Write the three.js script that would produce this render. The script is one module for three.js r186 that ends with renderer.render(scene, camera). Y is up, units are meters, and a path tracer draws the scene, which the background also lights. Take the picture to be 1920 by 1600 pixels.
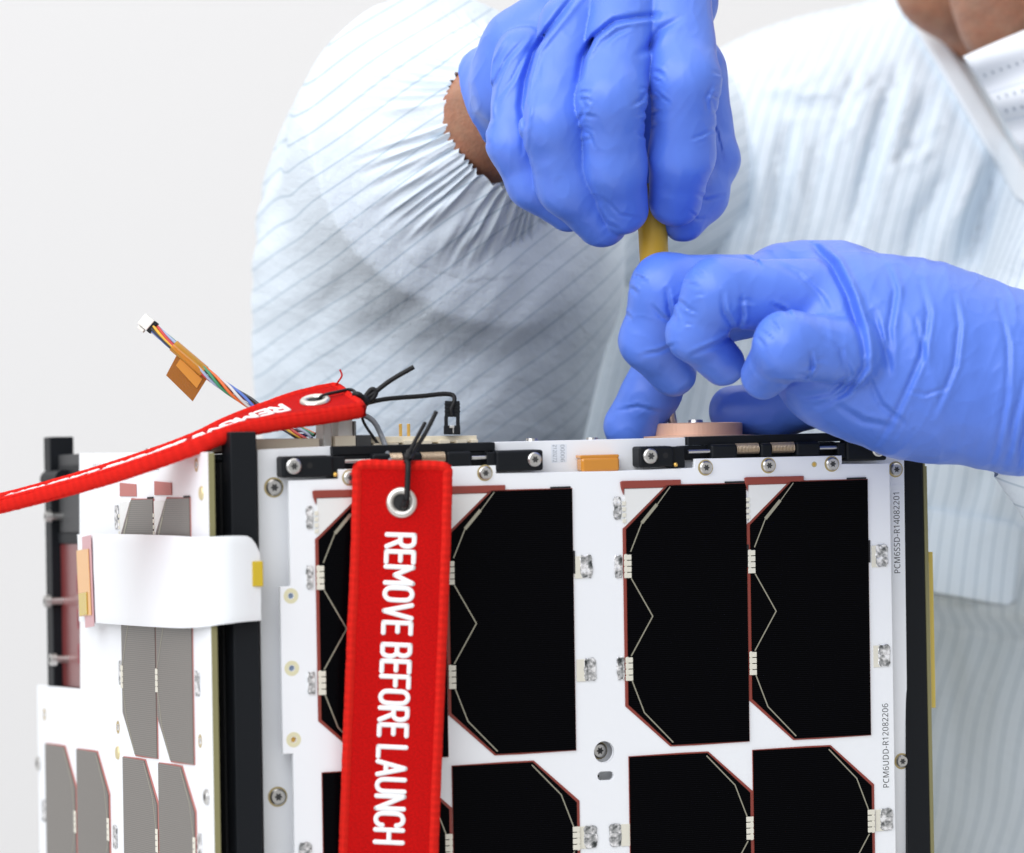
import * as THREE from 'three';
import { RoundedBoxGeometry } from 'three/addons/geometries/RoundedBoxGeometry.js';
import { mergeGeometries } from 'three/addons/utils/BufferGeometryUtils.js';
import { ImprovedNoise } from 'three/addons/math/ImprovedNoise.js';
import { RectAreaLightUniformsLib } from 'three/addons/lights/RectAreaLightUniformsLib.js';

// ------------------------------------------------------------------ camera, light, exposure
// All modelling below is in millimetres, in the axes of the satellite (x along its front face, y up, z out of the front face); MM turns it into metres.
const MM = 0.001, V3 = (x, y, z) => new THREE.Vector3(x, y, z);
const scene = new THREE.Scene();
const F_PX = 8612.7;                                   // focal length in pixels of a 1920 x 1600 picture
const camera = new THREE.PerspectiveCamera(2 * Math.atan(800 / F_PX) * 180 / Math.PI, 1.2, 0.05, 20);
camera.rotation.order = 'YXZ';
camera.rotation.set(0.0182, -0.346, -0.0179);
camera.position.set(-376.96 * MM, -7 * MM, 1313.73 * MM);
camera.focus = 1.432;
camera.userData.fStop = 10;
scene.add(camera);
const renderer = new THREE.WebGLRenderer({ antialias: true });
renderer.setSize(1024, 853);
renderer.toneMapping = THREE.LinearToneMapping;
renderer.toneMappingExposure = 1.25;
renderer.shadowMap.enabled = true;
RectAreaLightUniformsLib.init();
scene.background = new THREE.Color(0.46, 0.46, 0.46);

// the camera's axes, used to set out the person and the loose things: X right, Y up, Z towards the camera, origin REACH mm in front of the lens
const REACH = 1430;
camera.updateMatrixWorld(true);
const view = new THREE.Matrix4().makeRotationFromEuler(camera.rotation);
const eye = camera.position.clone().divideScalar(MM);
const viewOrigin = eye.clone().add(V3(0, 0, -REACH).applyMatrix4(view));
const toSat = view.clone().setPosition(viewOrigin);    // view mm -> satellite mm
const pv = (px, py, Z) => { const s = (REACH - Z) / F_PX; return V3((px - 960) * s, (800 - py) * s, Z); };
const at = (px, py, D) => pv(px, py, REACH - D).applyMatrix4(toSat);   // satellite mm of a point D mm away

function areaLight(name, w, h, power, color, pos, target) {          // ceiling panel lamp, plus an added front fill and wall wash, all out of view
  const l = new THREE.RectAreaLight(color, power, w, h);
  l.name = name; l.position.copy(pos); l.lookAt(target); scene.add(l);
}
const viewM = (x, y, z) => V3(x, y, z).applyMatrix4(toSat).multiplyScalar(MM);
areaLight('ceiling_panel_light', 3.0, 2.4, 0.72, 0xfffdfa, viewM(-150, 1300, -150), viewM(0, 0, -60));
areaLight('front_fill_light', 2.2, 1.6, 2.5, 0xf4f8ff, viewM(-900, 900, 1300), viewM(50, -40, 0));  // added fill from the front left, unseen, brightens the front face
areaLight('wall_wash_fill', 2.4, 0.6, 0.05, 0xfffaf6, viewM(-200, 1500, -700), viewM(-200, 0, -1150));  // added unseen wash that brightens the back wall

// ------------------------------------------------------------------ helpers
const taken = {};
const numbered = (name) => { const n = taken[name] = (taken[name] ?? -1) + 1; return n ? name + '_' + String(n).padStart(3, '0') : name; };
function tag(o, label, category, group) { o.userData.label = label; o.userData.category = category; if (group) o.userData.group = group; return o; }
function thing(name, label, category, p = V3(0, 0, 0), group) {
  const o = new THREE.Group(); o.name = numbered(name); o.position.copy(p).multiplyScalar(MM); o.userData.base = p.clone(); scene.add(o);
  tag(o, label, category, group); return o;
}
const clean = (g) => { const n = g.index ? g.toNonIndexed() : g; for (const k of Object.keys(n.attributes)) if (!['position', 'normal', 'uv'].includes(k)) n.deleteAttribute(k); if (!n.attributes.uv) n.setAttribute('uv', new THREE.BufferAttribute(new Float32Array(n.attributes.position.count * 2), 2)); return n; };
// obj: geometries in mm in the parent's axes -> ONE mesh under parent
function obj(name, geos, material, parent, label) {
  const list = [geos].flat();
  const g = list.length === 1 ? list[0].clone() : mergeGeometries(list.map(clean));
  const base = parent.isGroup && parent.userData.base ? parent.userData.base : null;
  if (base) g.translate(-base.x, -base.y, -base.z);
  g.scale(MM, MM, MM);
  const m = new THREE.Mesh(g, material); m.name = name; m.castShadow = m.receiveShadow = true; if (label) m.userData.label = label;
  parent.add(m); return m;
}
const box = (x0, x1, y0, y1, z0, z1, r = 0.3) => { const w = x1 - x0, h = y1 - y0, d = z1 - z0; return (r ? new RoundedBoxGeometry(w, h, d, 2, Math.min(r, w / 2.01, h / 2.01, d / 2.01)) : new THREE.BoxGeometry(w, h, d)).translate((x0 + x1) / 2, (y0 + y1) / 2, (z0 + z1) / 2); };
function plate(pts, z0, z1, holes = [], bevel = 0.12) {              // outline in x, y; extruded from z0 to z1, its edges chamfered
  const s = new THREE.Shape(pts.map(([x, y]) => new THREE.Vector2(x, y)));
  for (const [x, y, r, rx = 0] of holes) { const p = new THREE.Path(); if (rx) { p.absarc(x + rx, y, r, -Math.PI / 2, Math.PI / 2); p.absarc(x - rx, y, r, Math.PI / 2, Math.PI * 1.5); } else p.absarc(x, y, r, 0, Math.PI * 2, true); s.holes.push(p); }
  const g = new THREE.ExtrudeGeometry(s, { depth: z1 - z0 - 2 * bevel, bevelEnabled: bevel > 0, bevelThickness: bevel, bevelSize: bevel, bevelOffset: -bevel, bevelSegments: 1, curveSegments: 14 });
  return g.translate(0, 0, z0 + bevel);
}
const cyl = (x, y, z0, z1, r, r2 = r, n = 24) => new THREE.CylinderGeometry(r2, r, z1 - z0, n).rotateX(Math.PI / 2).translate(x, y, (z0 + z1) / 2);   // along z
const rod = (a, b, r, n = 12, r2 = r) => { const d = b.clone().sub(a); return new THREE.CylinderGeometry(r2, r, d.length(), n).applyQuaternion(new THREE.Quaternion().setFromUnitVectors(V3(0, 1, 0), d.clone().normalize())).translate((a.x + b.x) / 2, (a.y + b.y) / 2, (a.z + b.z) / 2); };
const tube = (pts, r, seg = 40, n = 8) => new THREE.TubeGeometry(new THREE.CatmullRomCurve3(pts, false, 'centripetal'), seg, r, n, false);
const ball = (p, r, n = 10) => new THREE.SphereGeometry(r, n, n - 2).translate(p.x, p.y, p.z);
function stroke(pts, w, z0, z1) {                                    // a mitred strip along a polyline in x, y
  const L = [], R = [];
  pts.forEach(([x, y], i) => {
    const a = pts[Math.max(0, i - 1)], b = pts[Math.min(pts.length - 1, i + 1)];
    const n1 = i ? norm2(x - a[0], y - a[1]) : norm2(b[0] - x, b[1] - y), n2 = i < pts.length - 1 ? norm2(b[0] - x, b[1] - y) : n1;
    let nx = -(n1[1] + n2[1]), ny = n1[0] + n2[0]; const l = Math.hypot(nx, ny); nx /= l; ny /= l;
    const k = w / 2 / Math.max(0.5, nx * -n1[1] + ny * n1[0]);
    L.push([x + nx * k, y + ny * k]); R.unshift([x - nx * k, y - ny * k]);
  });
  return plate([...R.reverse(), ...L.reverse()], z0, z1, [], 0);
}
const norm2 = (x, y) => { const l = Math.hypot(x, y) || 1; return [x / l, y / l]; };
const noiseGen = new ImprovedNoise(), noise = (x, y, z) => noiseGen.noise(x + 31.7, y + 17.3, z + 5.1);
const fbm = (x, y, z) => noise(x, y, z) + 0.5 * noise(2.1 * x, 2.1 * y, 2.1 * z) + 0.25 * noise(4.3 * x, 4.3 * y, 4.3 * z);
let seed = 7; const rnd = () => { seed = (seed * 16807) % 2147483647; return seed / 2147483647; };

// ------------------------------------------------------------------ materials
const lin = (r, g, b) => new THREE.Color().setRGB(r, g, b);
const std = (c, roughness, metalness = 0, more = {}) => new THREE.MeshStandardMaterial({ color: c, roughness, metalness, ...more });
const phys = (c, roughness, more = {}) => new THREE.MeshPhysicalMaterial({ color: c, roughness, ...more });
function canvasTexture(w, h, draw, srgb = true) {
  const c = document.createElement('canvas'); c.width = w; c.height = h; draw(c.getContext('2d'), w, h);
  const t = new THREE.CanvasTexture(c); t.wrapS = t.wrapT = THREE.RepeatWrapping; if (srgb) t.colorSpace = THREE.SRGBColorSpace; return t;
}
function dataTexture(w, h, f, srgb = false) {
  const d = new Uint8Array(w * h * 4);
  for (let y = 0; y < h; y++) for (let x = 0; x < w; x++) { const v = f(x / w, y / h); const c = Array.isArray(v) ? v : [v, v, v]; for (let k = 0; k < 3; k++) d[(y * w + x) * 4 + k] = Math.max(0, Math.min(255, c[k] * 255)); d[(y * w + x) * 4 + 3] = 255; }
  const t = new THREE.DataTexture(d, w, h); t.magFilter = THREE.LinearFilter; t.wrapS = t.wrapT = THREE.RepeatWrapping; if (srgb) t.colorSpace = THREE.SRGBColorSpace; t.needsUpdate = true; return t;
}
const grain = dataTexture(256, 256, () => 0.35 + 0.5 * rnd());
const scaled = (t, sx, sy = sx) => { const c = t.clone(); c.repeat.set(sx, sy); c.needsUpdate = true; return c; };
const weave = dataTexture(256, 256, (u, v) => 0.5 + 0.25 * Math.sin(u * Math.PI * 64) * Math.sign(Math.sin(v * Math.PI * 64)) + 0.2 * (rnd() - 0.5));
const solder = dataTexture(128, 128, (u, v) => { const n = fbm(u * 5, v * 5, 3.3); return [0.72 + 0.6 * n, 0.72 + 0.58 * n, 0.72 + 0.58 * n]; }, true);
const solderBump = dataTexture(128, 128, (u, v) => 0.5 + 0.5 * fbm(u * 6, v * 6, 1.3));
const glareFingerLines = dataTexture(8, 64, (u, v) => (Math.abs((v * 8) % 1 - 0.5) < 0.2 ? [0.50, 0.475, 0.45] : [0.40, 0.385, 0.365]), true);  // grid lines; the grey level carries the bright reflection seen at a slant
const felt = dataTexture(256, 256, (u, v) => { const k = 0.80 + 0.16 * rnd() + 0.10 * fbm(u * 20, v * 20, 2); return [0.98 * k, 0.07 * k, 0.065 * k]; }, true), feltBump = dataTexture(256, 256, (u, v) => 0.4 + 0.35 * rnd() + 0.15 * Math.sin(u * 200) * Math.sin(v * 200));
const M = {
  board: phys(lin(0.89, 0.905, 0.93), 0.42, { clearcoat: 0.25, clearcoatRoughness: 0.35 }),
  bodyBoard: phys(lin(0.91, 0.925, 0.95), 0.42, { clearcoat: 0.25, clearcoatRoughness: 0.35 }),
  boardEdge: std(lin(0.24, 0.22, 0.10), 0.7),
  brightEdge: std(lin(0.62, 0.47, 0.10), 0.55),
  black: phys(lin(0.0055, 0.007, 0.0095), 0.5, { specularIntensity: 0.45 }),
  blackFlat: std(lin(0.006, 0.006, 0.007), 0.7),
  grey: std(lin(0.055, 0.056, 0.058), 0.55),
  cell: phys(0xffffff, 0.25, { ior: 1.15, specularIntensity: 0.6, map: dataTexture(8, 64, (u, v) => (Math.abs((v * 8) % 1 - 0.5) < 0.16 ? [0.042, 0.042, 0.055] : [0.006, 0.006, 0.010]), true) }),
  sideCell: phys(0xffffff, 0.30, { ior: 1.28, map: scaled(glareFingerLines, 1, 1) }),  // reflection of the pale wall is painted into this grey base colour
  cellEdge: std(lin(0.008, 0.007, 0.009), 0.6),
  red: phys(lin(0.27, 0.042, 0.027), 0.42, { clearcoat: 0.2 }),
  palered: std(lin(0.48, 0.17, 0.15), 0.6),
  cover: phys(lin(0.80, 0.80, 0.78), 0.3, { clearcoat: 0.4 }),
  bus: std(lin(0.42, 0.40, 0.31), 0.38, 0.6),
  contact: std(lin(0.80, 0.77, 0.66), 0.45, 0.15),
  solder: std(0xffffff, 0.3, 0.45, { map: scaled(solder, 1), bumpMap: solderBump, bumpScale: 0.0004 }),
  steel: std(lin(0.62, 0.61, 0.59), 0.28, 0.95),
  darkSteel: std(lin(0.18, 0.18, 0.18), 0.35, 0.8),
  recess: std(lin(0.06, 0.06, 0.06), 0.5, 0.5),
  brass: std(lin(0.55, 0.44, 0.22), 0.4, 0.6),
  gold: std(lin(0.85, 0.52, 0.12), 0.35, 0.7),
  spring: std(lin(0.60, 0.47, 0.33), 0.36, 0.75),
  copper: std(lin(0.76, 0.47, 0.34), 0.45, 0.3),
  kapton: phys(lin(0.62, 0.24, 0.012), 0.18, { clearcoat: 0.9, clearcoatRoughness: 0.15 }),
  kaptonClear: phys(lin(0.85, 0.42, 0.02), 0.25, { transmission: 0.55, thickness: 0, clearcoat: 0.6, side: THREE.DoubleSide }),
  yellowTape: phys(lin(0.60, 0.42, 0.01), 0.25, { clearcoat: 0.6 }),
  cream: std(lin(0.80, 0.72, 0.56), 0.5),
  creamDark: std(lin(0.62, 0.55, 0.43), 0.55),
  clearPlastic: phys(lin(0.80, 0.79, 0.75), 0.35, { transmission: 0.4, thickness: 0 }),
  burgundy: phys(lin(0.20, 0.035, 0.035), 0.35, { clearcoat: 0.5, clearcoatRoughness: 0.2 }),
  tagRed: phys(lin(0.92, 0.6, 0.6), 0.85, { sheen: 0.1, sheenColor: lin(1, 0.2, 0.15), sheenRoughness: 0.6, specularIntensity: 0.3, map: felt, bumpMap: scaled(feltBump, 1), bumpScale: 0.0005 }),
  tagBorder: phys(lin(0.72, 0.014, 0.008), 0.8, { sheen: 0.12, sheenColor: lin(1, 0.2, 0.15), sheenRoughness: 0.6, specularIntensity: 0.3, bumpMap: scaled(weave, 2), bumpScale: 0.00015 }),
  thread: std(lin(0.86, 0.86, 0.86), 0.75),
  cord: phys(lin(0.006, 0.006, 0.007), 0.5, { specularIntensity: 0.6 }),
  clearBand: phys(lin(0.30, 0.32, 0.35), 0.3, { transmission: 0.35, thickness: 0 }),
  whiteSheet: std(lin(0.86, 0.88, 0.90), 0.75),
  yellow: phys(lin(0.68, 0.40, 0.015), 0.45, { bumpMap: scaled(grain, 3), bumpScale: 0.00003, clearcoat: 0.2 }),
  wall: std(lin(0.80, 0.79, 0.785), 0.9),
};

// ------------------------------------------------------------------ setting: the white wall behind and the bench the satellite stands on
{
  const g = new THREE.BoxGeometry(9, 5, 0.1); const w = new THREE.Mesh(g, M.wall); w.name = 'wall';
  w.position.copy(viewM(-600, 300, -1200)); w.rotation.y = -0.346; w.receiveShadow = true; w.userData.kind = 'structure'; scene.add(w);
  const t = new THREE.Mesh(new RoundedBoxGeometry(1.6, 0.03, 0.6, 2, 0.004), std(lin(0.7, 0.7, 0.7), 0.5)); t.name = 'bench_top'; t.position.set(0.1, -0.245, -0.1); t.receiveShadow = true; t.userData.kind = 'structure'; scene.add(t);
}

// ------------------------------------------------------------------ the satellite
const sat = thing('satellite', 'box-shaped satellite with white boards, black solar cells and black corner rails under the gloved hands', 'satellite');
const frontTilt = new THREE.Euler(0.0457, 0, 0.0137, 'XYZ');
const onFront = (a, b, c) => V3(a, b, c).applyEuler(frontTilt);
const BOTTOM = -224;

// screw: head with a six-lobed recess, washer rim behind; axis along local z
function screw(parent, x, y, z, r, rim, steep = 1) {
  const head = [cyl(x, y, z, z + 0.55, r, r), cyl(x, y, z + 0.55, z + 0.95, r, r * 0.82)];
  const s = obj('screw', head, M.steel, parent);
  const pts = []; for (let i = 0; i < 36; i++) { const t = i / 36 * Math.PI * 2; pts.push([x + r * (0.40 + 0.10 * Math.cos(6 * t)) * Math.cos(t), y + r * (0.40 + 0.10 * Math.cos(6 * t)) * Math.sin(t)]); }
  obj(parent === sat ? 'recess' : 'screw_recess', plate(pts, z + 0.90, z + 0.98, [], 0), M.recess, parent === sat ? s : parent);
  if (rim) obj('washer', new THREE.RingGeometry(r * 0.98, rim, 32).translate(x, y, z + 0.02), M.brass, parent);
  return s;
}

// solar cell in a panel's own plane; x0, y0 its top left corner; turned = chamfers on the right
const CW = 40, CH = 80, CX = 14.1, CY = 13;
function solarCell(panel, x0, y0, turned, o = {}) {
  const P = (x, y) => turned ? [x0 + CW - x, y0 - CH - y] : [x0 + x, y0 + y];
  const poly = (pts) => pts.map(([x, y]) => P(x, y));
  const wear = turned ? 0.15 : 0;
  obj('cell_adhesive', plate(poly([[-1.05, -CY + 0.2], [CX - 0.3, 0.55], [CX + 5, 0.35], [CW - 6, 0.25], [CW + 0.15, 0.2], [CW + 0.2, -CH - 0.2], [CX + 8, -CH - 0.5], [CX - 0.4, -CH - 0.45], [-1.0, -CH + CY - 0.4]]), 0.03, 0.3, [], 0.05), o.pale ? M.palered : M.red, panel);
  const c = obj('solar_cell', plate(poly([[0, -CY], [CX, 0], [CW, 0], [CW, -CH], [CX, -CH], [0, -CH + CY]]), 0.2, 0.62, [], 0.06), o.material ?? M.cell, panel);
  { const uv = c.geometry.attributes.uv; for (let i = 0; i < uv.count; i++) uv.setXY(i, uv.getX(i) / 20, uv.getY(i) / 5); }
  // contact strip printed along the chamfers
  const line = (pts, w) => obj('busbar', stroke(poly(pts), w, 0.6, 0.68), M.bus, panel);
  line([[CX + 0.6, -0.3], [10.2, -5.8]], 0.28); line([[10.2, -5.6], [5.1, -11.2]], 1.0); line([[5.1, -11.2], [1.3, -19.9]], 0.34);
  line([[1.4, -28.1], [8.3, -40], [1.0, -52]], 0.36); line([[1.2, -59.6], [5.1, -69.6], [CX + 0.4, -79.2]], 0.36);
  for (const y of [-20.6, -52.2]) {
    const fingers = []; for (let k = 0; k < 4; k++) fingers.push(box(-0.9, 1.5, -0.8, 0.8, 0.55, 0.85, 0.12).translate(0, y - 1 - k * 1.85, 0));
    fingers.push(box(-0.7, 0.1, -7.3, 0, 0.5, 0.75, 0.1).translate(0, y, 0));
    const g = mergeGeometries(fingers.map(clean)); if (turned) g.rotateZ(Math.PI).translate(x0 + CW, y0 - CH, 0); else g.translate(x0, y0, 0);
    obj('interconnect', g, M.contact, panel);
  }
  if (!turned) {                                                    // cover glass triangle with its red bead
    obj('corner_diode', plate(poly([[-0.3, -0.6], [CX - 1.6, -0.6], [-0.3, -CY + 0.9]]), 0.05, 0.5, [], 0.06), M.cover, panel);
    if (o.bead !== false) obj('adhesive_bead', plate(poly([[-1.7, 1.6], [-1.0, 1.9], [18.3, 1.75], [18.3, 0.1], [CX - 0.2, 0.1], [12, -0.55], [-0.5, -0.5], [-0.7, -2.4], [-1.5, -0.2]]), 0.05, 0.75, [], 0.2), o.pale ? M.palered : M.red, panel);
    for (const y of [-4.4]) { const g = []; for (let k = 0; k < 4; k++) g.push(box(-1.2, 0.0, y - k * 1.8 - 1.2, y - k * 1.8, 0.5, 0.7, 0.1)); obj('interconnect', mergeGeometries(g.map(clean)).translate(x0, y0, 0), M.contact, panel); }
  }
  obj('cell_tab', [plate(poly([[CW - 7, 0.15], [CW - 0.4, 0.15], [CW - 0.4, 0.75], [CW - 7, 0.75]]), 0.2, 0.4, [], 0), plate(poly([[CW + 0.1, -19], [CW + 0.7, -19], [CW + 0.7, -26], [CW + 0.1, -26]]), 0.2, 0.4, [], 0)], M.cellEdge, panel);
}
function pad(panel, x, y, w = 2.6, h = 7) {
  const pts = []; for (let i = 0; i < 20; i++) { const t = i / 20 * Math.PI * 2, k = Math.max(Math.abs(Math.cos(t)), Math.abs(Math.sin(t))); pts.push([x + w / 2 * Math.cos(t) / k * (1 + 0.07 * Math.sin(x * 3 + i * 2.3)), y + h / 2 * Math.sin(t) / k * (1 + 0.04 * Math.cos(y + i * 1.9))]); }
  const m = obj('solder_pad', plate(pts, 0.04, 0.42, [], 0.15), M.solder, panel);
  const uv = m.geometry.attributes.uv; for (let i = 0; i < uv.count; i++) uv.setXY(i, uv.getX(i) / 9 + x * 0.37, uv.getY(i) / 9 + y * 0.21);
}
function ring(panel, x, y, r0, r1, inner, z = 0.02) {                 // plated hole: annulus and a sunken bottom
  obj('plated_hole', [new THREE.RingGeometry(r0, r1, 28).translate(x, y, z)], M.ringMetal ??= std(lin(0.62, 0.55, 0.30), 0.5, 0.3), panel);
  obj('hole_bottom', [new THREE.CircleGeometry(r0, 20).translate(x, y, z)], inner, panel);
}
function printed(text, w, h, ink = '#23262b', paper = '#eceff2', size = 0.8) {
  return std(0xffffff, 0.6, 0, { map: canvasTexture(Math.round(1024), Math.round(1024 * h / w), (c, W, H) => { c.fillStyle = paper; c.fillRect(0, 0, W, H); c.fillStyle = ink; c.textAlign = 'center'; c.textBaseline = 'middle'; const rows = [text].flat(); rows.forEach((t, i) => { c.font = Math.round(H * size / rows.length) + 'px sans-serif'; c.save(); c.translate(W / 2, H * (i + 0.54) / rows.length); const k = Math.min(1.6, W * 0.97 / c.measureText(t).width); c.scale(k, 1); c.fillText(t, 0, 0); c.restore(); }); }) });
}
function sticker(panel, text, cx, cy, len, h, z, o = {}) {           // reads from bottom to top
  const g = new THREE.PlaneGeometry(len, h).rotateZ(o.turn ?? Math.PI / 2).translate(cx, cy, z);
  return obj(o.name ?? 'printed_label', g, printed(text, len, h, o.ink, o.paper, o.size), panel);
}

{ // corner rails
  obj('rail', box(7.4, 15.6, BOTTOM, 17.8, -9.5, 0, 0.5), M.black, sat);
  obj('rail', [box(0.4, 4.6, BOTTOM, 12, -200, -191.5, 0.4), box(0.35, 8.6, 10, 20.4, -200.1, -191.4, 0.4)], M.black, sat);
  obj('rail', box(230.3, 237.9, BOTTOM, 9.0, -19, -9, 0.5), M.black, sat);
  obj('rail', box(229, 237, BOTTOM, 13, -200, -191.5, 0.5), M.black, sat);
  // inner walls and top plate
  obj('inner_wall', [box(9, 228, BOTTOM, 8.5, -28, -24, 0.2), box(7, 9, BOTTOM, 9, -190, -10, 0.2), box(228, 231, BOTTOM, 8, -190, -18, 0.2), box(9, 228, BOTTOM, 9, -198, -194, 0.2)], M.blackFlat, sat);
  obj('top_plate', box(6, 231, 9.4, 11.4, -192, -9, 0.3), M.black, sat);
  // edges of the boards on the right side, the outer one brighter and shorter
  obj('right_board', plate([[238.1, BOTTOM], [239.4, BOTTOM], [239.4, 4.6], [238.8, 4.6], [238.8, 7.5], [238.1, 7.5]], -190, -9.4), M.boardEdge, sat);
  obj('right_outer_board', box(240.0, 241.6, -72, -22.6, -180, -11, 0.1), M.brightEdge, sat);
  obj('right_spacer', box(239.45, 239.95, -74, -26, -178, -10.6, 0), M.steel, sat);
}
{ // front body board with its labels, hinges and screws; its plane lies 6 mm behind the solar panel
  const g = new THREE.Group(); g.name = 'front_structure'; g.rotation.copy(frontTilt); sat.add(g);
  const outline = [[17.6, BOTTOM + 4], [17.6, 11.9], [40.6, 12.4], [40.6, 9.6], [92.6, 9.6], [92.6, 12.3], [155.7, 12.1], [155.7, 9.3], [214.8, 9.3], [214.8, 9.9], [229.9, 9.0], [229.9, BOTTOM + 4]];
  obj('front_board', plate(outline, -7.6, -6), M.bodyBoard, g);
  sticker(g, ['00006', '2120272'], 113.9, 8.3, 5.6, 5.0, -5.95, { turn: -Math.PI / 2, ink: '#7b8490', paper: '#e6ebf2', size: 0.72 });
  for (const [x, y, r] of [[22.5, 0.5, 2.5], [22.1, -92.5, 2.5], [226.9, 0.3, 2.0], [227.7, -91.9, 2.0]]) screw(g, x, y, -6, r, r + 0.55);
  screw(g, 125.6, -83.6, -6, 2.35, 2.7);
  obj('flex_tab', [box(119.4, 132, 2.4, 6.9, -5.9, -0.9, 1.0), box(119.2, 132, 6.6, 7.7, -5.9, -1.6, 0.4)], M.kapton, g);
  obj('label', box(224.0, 229.4, -37.6, -4.5, -6, -5.9, 0), std(lin(0.9, 0.92, 0.94), 0.5), g);
  sticker(g, 'PCM6SSD-R14082201', 226.9, -19.6, 27, 3.0, -5.85, { paper: '#f5f7fa', size: 0.95, ink: '#0b0c0e' });
  // two spring hinges
  for (const h of [{ x0: 23.3, l1: 39.3, r0: 91.2, r1: 106.4, t0: 40.4, t1: 92.4, s: [[58, 61.8], [68, 75.6]], pins: [[42.4, 51.8], [84, 92.6]] }, { x0: 137.8, l1: 149.2, r0: 207.4, r1: 221, t0: 155.9, t1: 214.6, s: [[171, 178.6], [182.8, 190.6]], pins: [[154.9, 162], [199, 207.4]] }]) {
    obj('hinge', [box(h.x0, h.l1, 3.5, 9.8, -6, 0.6, 0.8), box(h.r0, h.r1, 3.5, 9.8, -6, 0.6, 0.8), box(h.l1 - 0.4, h.l1 + 4.2, 3.0, 9.5, -6, -0.8, 0.3), box(h.r0 - 2.6, h.r0 + 0.2, 4.6, 9.4, -6, -0.6, 0.3),
      box(h.t0, h.t1, 9.7, 12.3, -8, -3.8, 0.2), box(h.l1 + 3.5, h.r0 - 2, 5.2, 9.6, -6.5, -4.2, 0.2)], M.black, g);
    obj('hinge_knuckle', [...[[h.pins[0][1], h.s[0][0]], [h.s[0][1], h.s[1][0]], [h.s[1][1], h.pins[1][0]]].map(([a, b]) => box(a + 0.15, b - 0.15, 5.4, 9.9, -4.6, -0.4, 0.9))], M.black, g);
    for (const [a, b] of h.s) {
      const pts = []; for (let i = 0; i <= 16 * 9; i++) { const t = i / 9; pts.push(V3(a + (b - a) * i / 144, 8.3 + 1.55 * Math.cos(t * 2 * Math.PI), -2.4 + 1.55 * Math.sin(t * 2 * Math.PI))); }
      obj('spring', tube(pts, 0.2, 144 * 2, 6), M.spring, g);
    }
    for (const [a, b] of h.pins) obj('hinge_pin', rod(V3(a, 7.85, -1.8), V3(b, 7.85, -1.8), 0.62), M.steel, g);
    screw(g, h.x0 + 3.5, 6.95, 0.6, 2.35); screw(g, h.r1 - 3, 6.95, 0.6, 2.2);
    obj('hinge_hole', new THREE.CircleGeometry(0.9, 16).translate(h.x0 + 8.6, 7, 0.64), M.blackFlat, g);
    obj('solder_dot', ball(V3(h.l1 + 0.6, 4.1, 0.4), 0.7), M.gold, g);
  }
}
{ // the hinged front solar panel
  const holes = [[125.0, -83.47, 3.45], [125.42, -90.86, 1.35, 1.3], [25.5, -31.86, 1.0], [25.4, -53.55, 1.0], [25.6, -74.98, 1.0]];
  const out = [[25.5, 2.65], [40.9, 2.75], [40.95, 5.55], [91.2, 5.4], [91.3, 3.0], [129.3, 2.6], [156.1, 2.9], [156.4, 5.65], [205.85, 5.35], [205.85, 2.75], [222.07, 2.5], [222.4, -52.8], [222.9, BOTTOM + 6], [25.0, BOTTOM + 6], [25.4, -79.2], [22.2, -79.1], [22.2, -29], [25.5, -29]];
  const s = obj('front_solar_panel', plate(out, -1.6, 0, holes), M.board, sat);
  s.rotation.copy(frontTilt);
  for (const [i, x] of [34.3, 75.6, 133.1, 174.3].entries()) { solarCell(s, x, -2.35, false); solarCell(s, x, -85.4, true); solarCell(s, x, -168.5, false, { bead: false }); }
  for (const [x, y] of [[44.6, 3.0], [87.6, 3.23], [159.86, 2.87], [180.93, 2.95], [202.4, 2.87]]) screw(s, x, y, 0, 2.05, 2.5);
  for (const [x, y, m] of [[25.5, -31.86, 0], [25.4, -53.55, 0], [25.6, -74.98, 1]]) { obj('plated_hole', new THREE.RingGeometry(1.0, 2.3, 28).translate(x, y, 0.02), std(lin(0.72, 0.68, 0.45), 0.5), s); obj('hole_bottom', new THREE.CircleGeometry(1.0, 20).translate(x, y, -1.5), m ? M.gold : std(lin(0.35, 0.45, 0.62), 0.5), s); }
  obj('slot_pin', [-1.6, -0.4, -1.5].map((dx, i) => cyl(125.42 + dx, -90.5 - (i > 0 ? 0.9 : 0), -5.9, -5.6, 0.35)), M.blackFlat, s);
  ring(s, 196.42, 2.86, 0.55, 0.9, M.gold);
  for (const [x, y, w] of [[119.97, -26.3, 4], [120.7, -57.9, 4], [130.4, -8.75, 2.6], [130.5, -26.7, 2.6], [130.8, -58.0, 2.6], [218.9, -26.3, 4.2], [219.3, -57.7, 4.2], [120.05, -109.3, 4.4], [128.2, -109.2, 4], [219.4, -109.2, 4.4], [31.6, -8.5, 2.2], [31.4, -26.5, 2.2], [31.4, -58.2, 2.4], [28.6, -109.4, 4]]) pad(s, x, y, w);
  for (const [x, y] of [[217, -26.3], [217.2, -57.7], [217.2, -109.2], [117.6, -26.3], [117.8, -57.9], [117.8, -109.2], [131.6, -109.2]]) obj('pad_tab', box(x - 1.5, x + 1.5, y - 3.6, y + 3.2, 0.02, 0.3, 0.1), M.contact, s);
  sticker(s, 'PCM6UDD-R12082206', 219.4, -86.1, 27.6, 3.0, 0.03, { paper: '#eff2f5', size: 0.95, ink: '#0b0c0e' });
}
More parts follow.
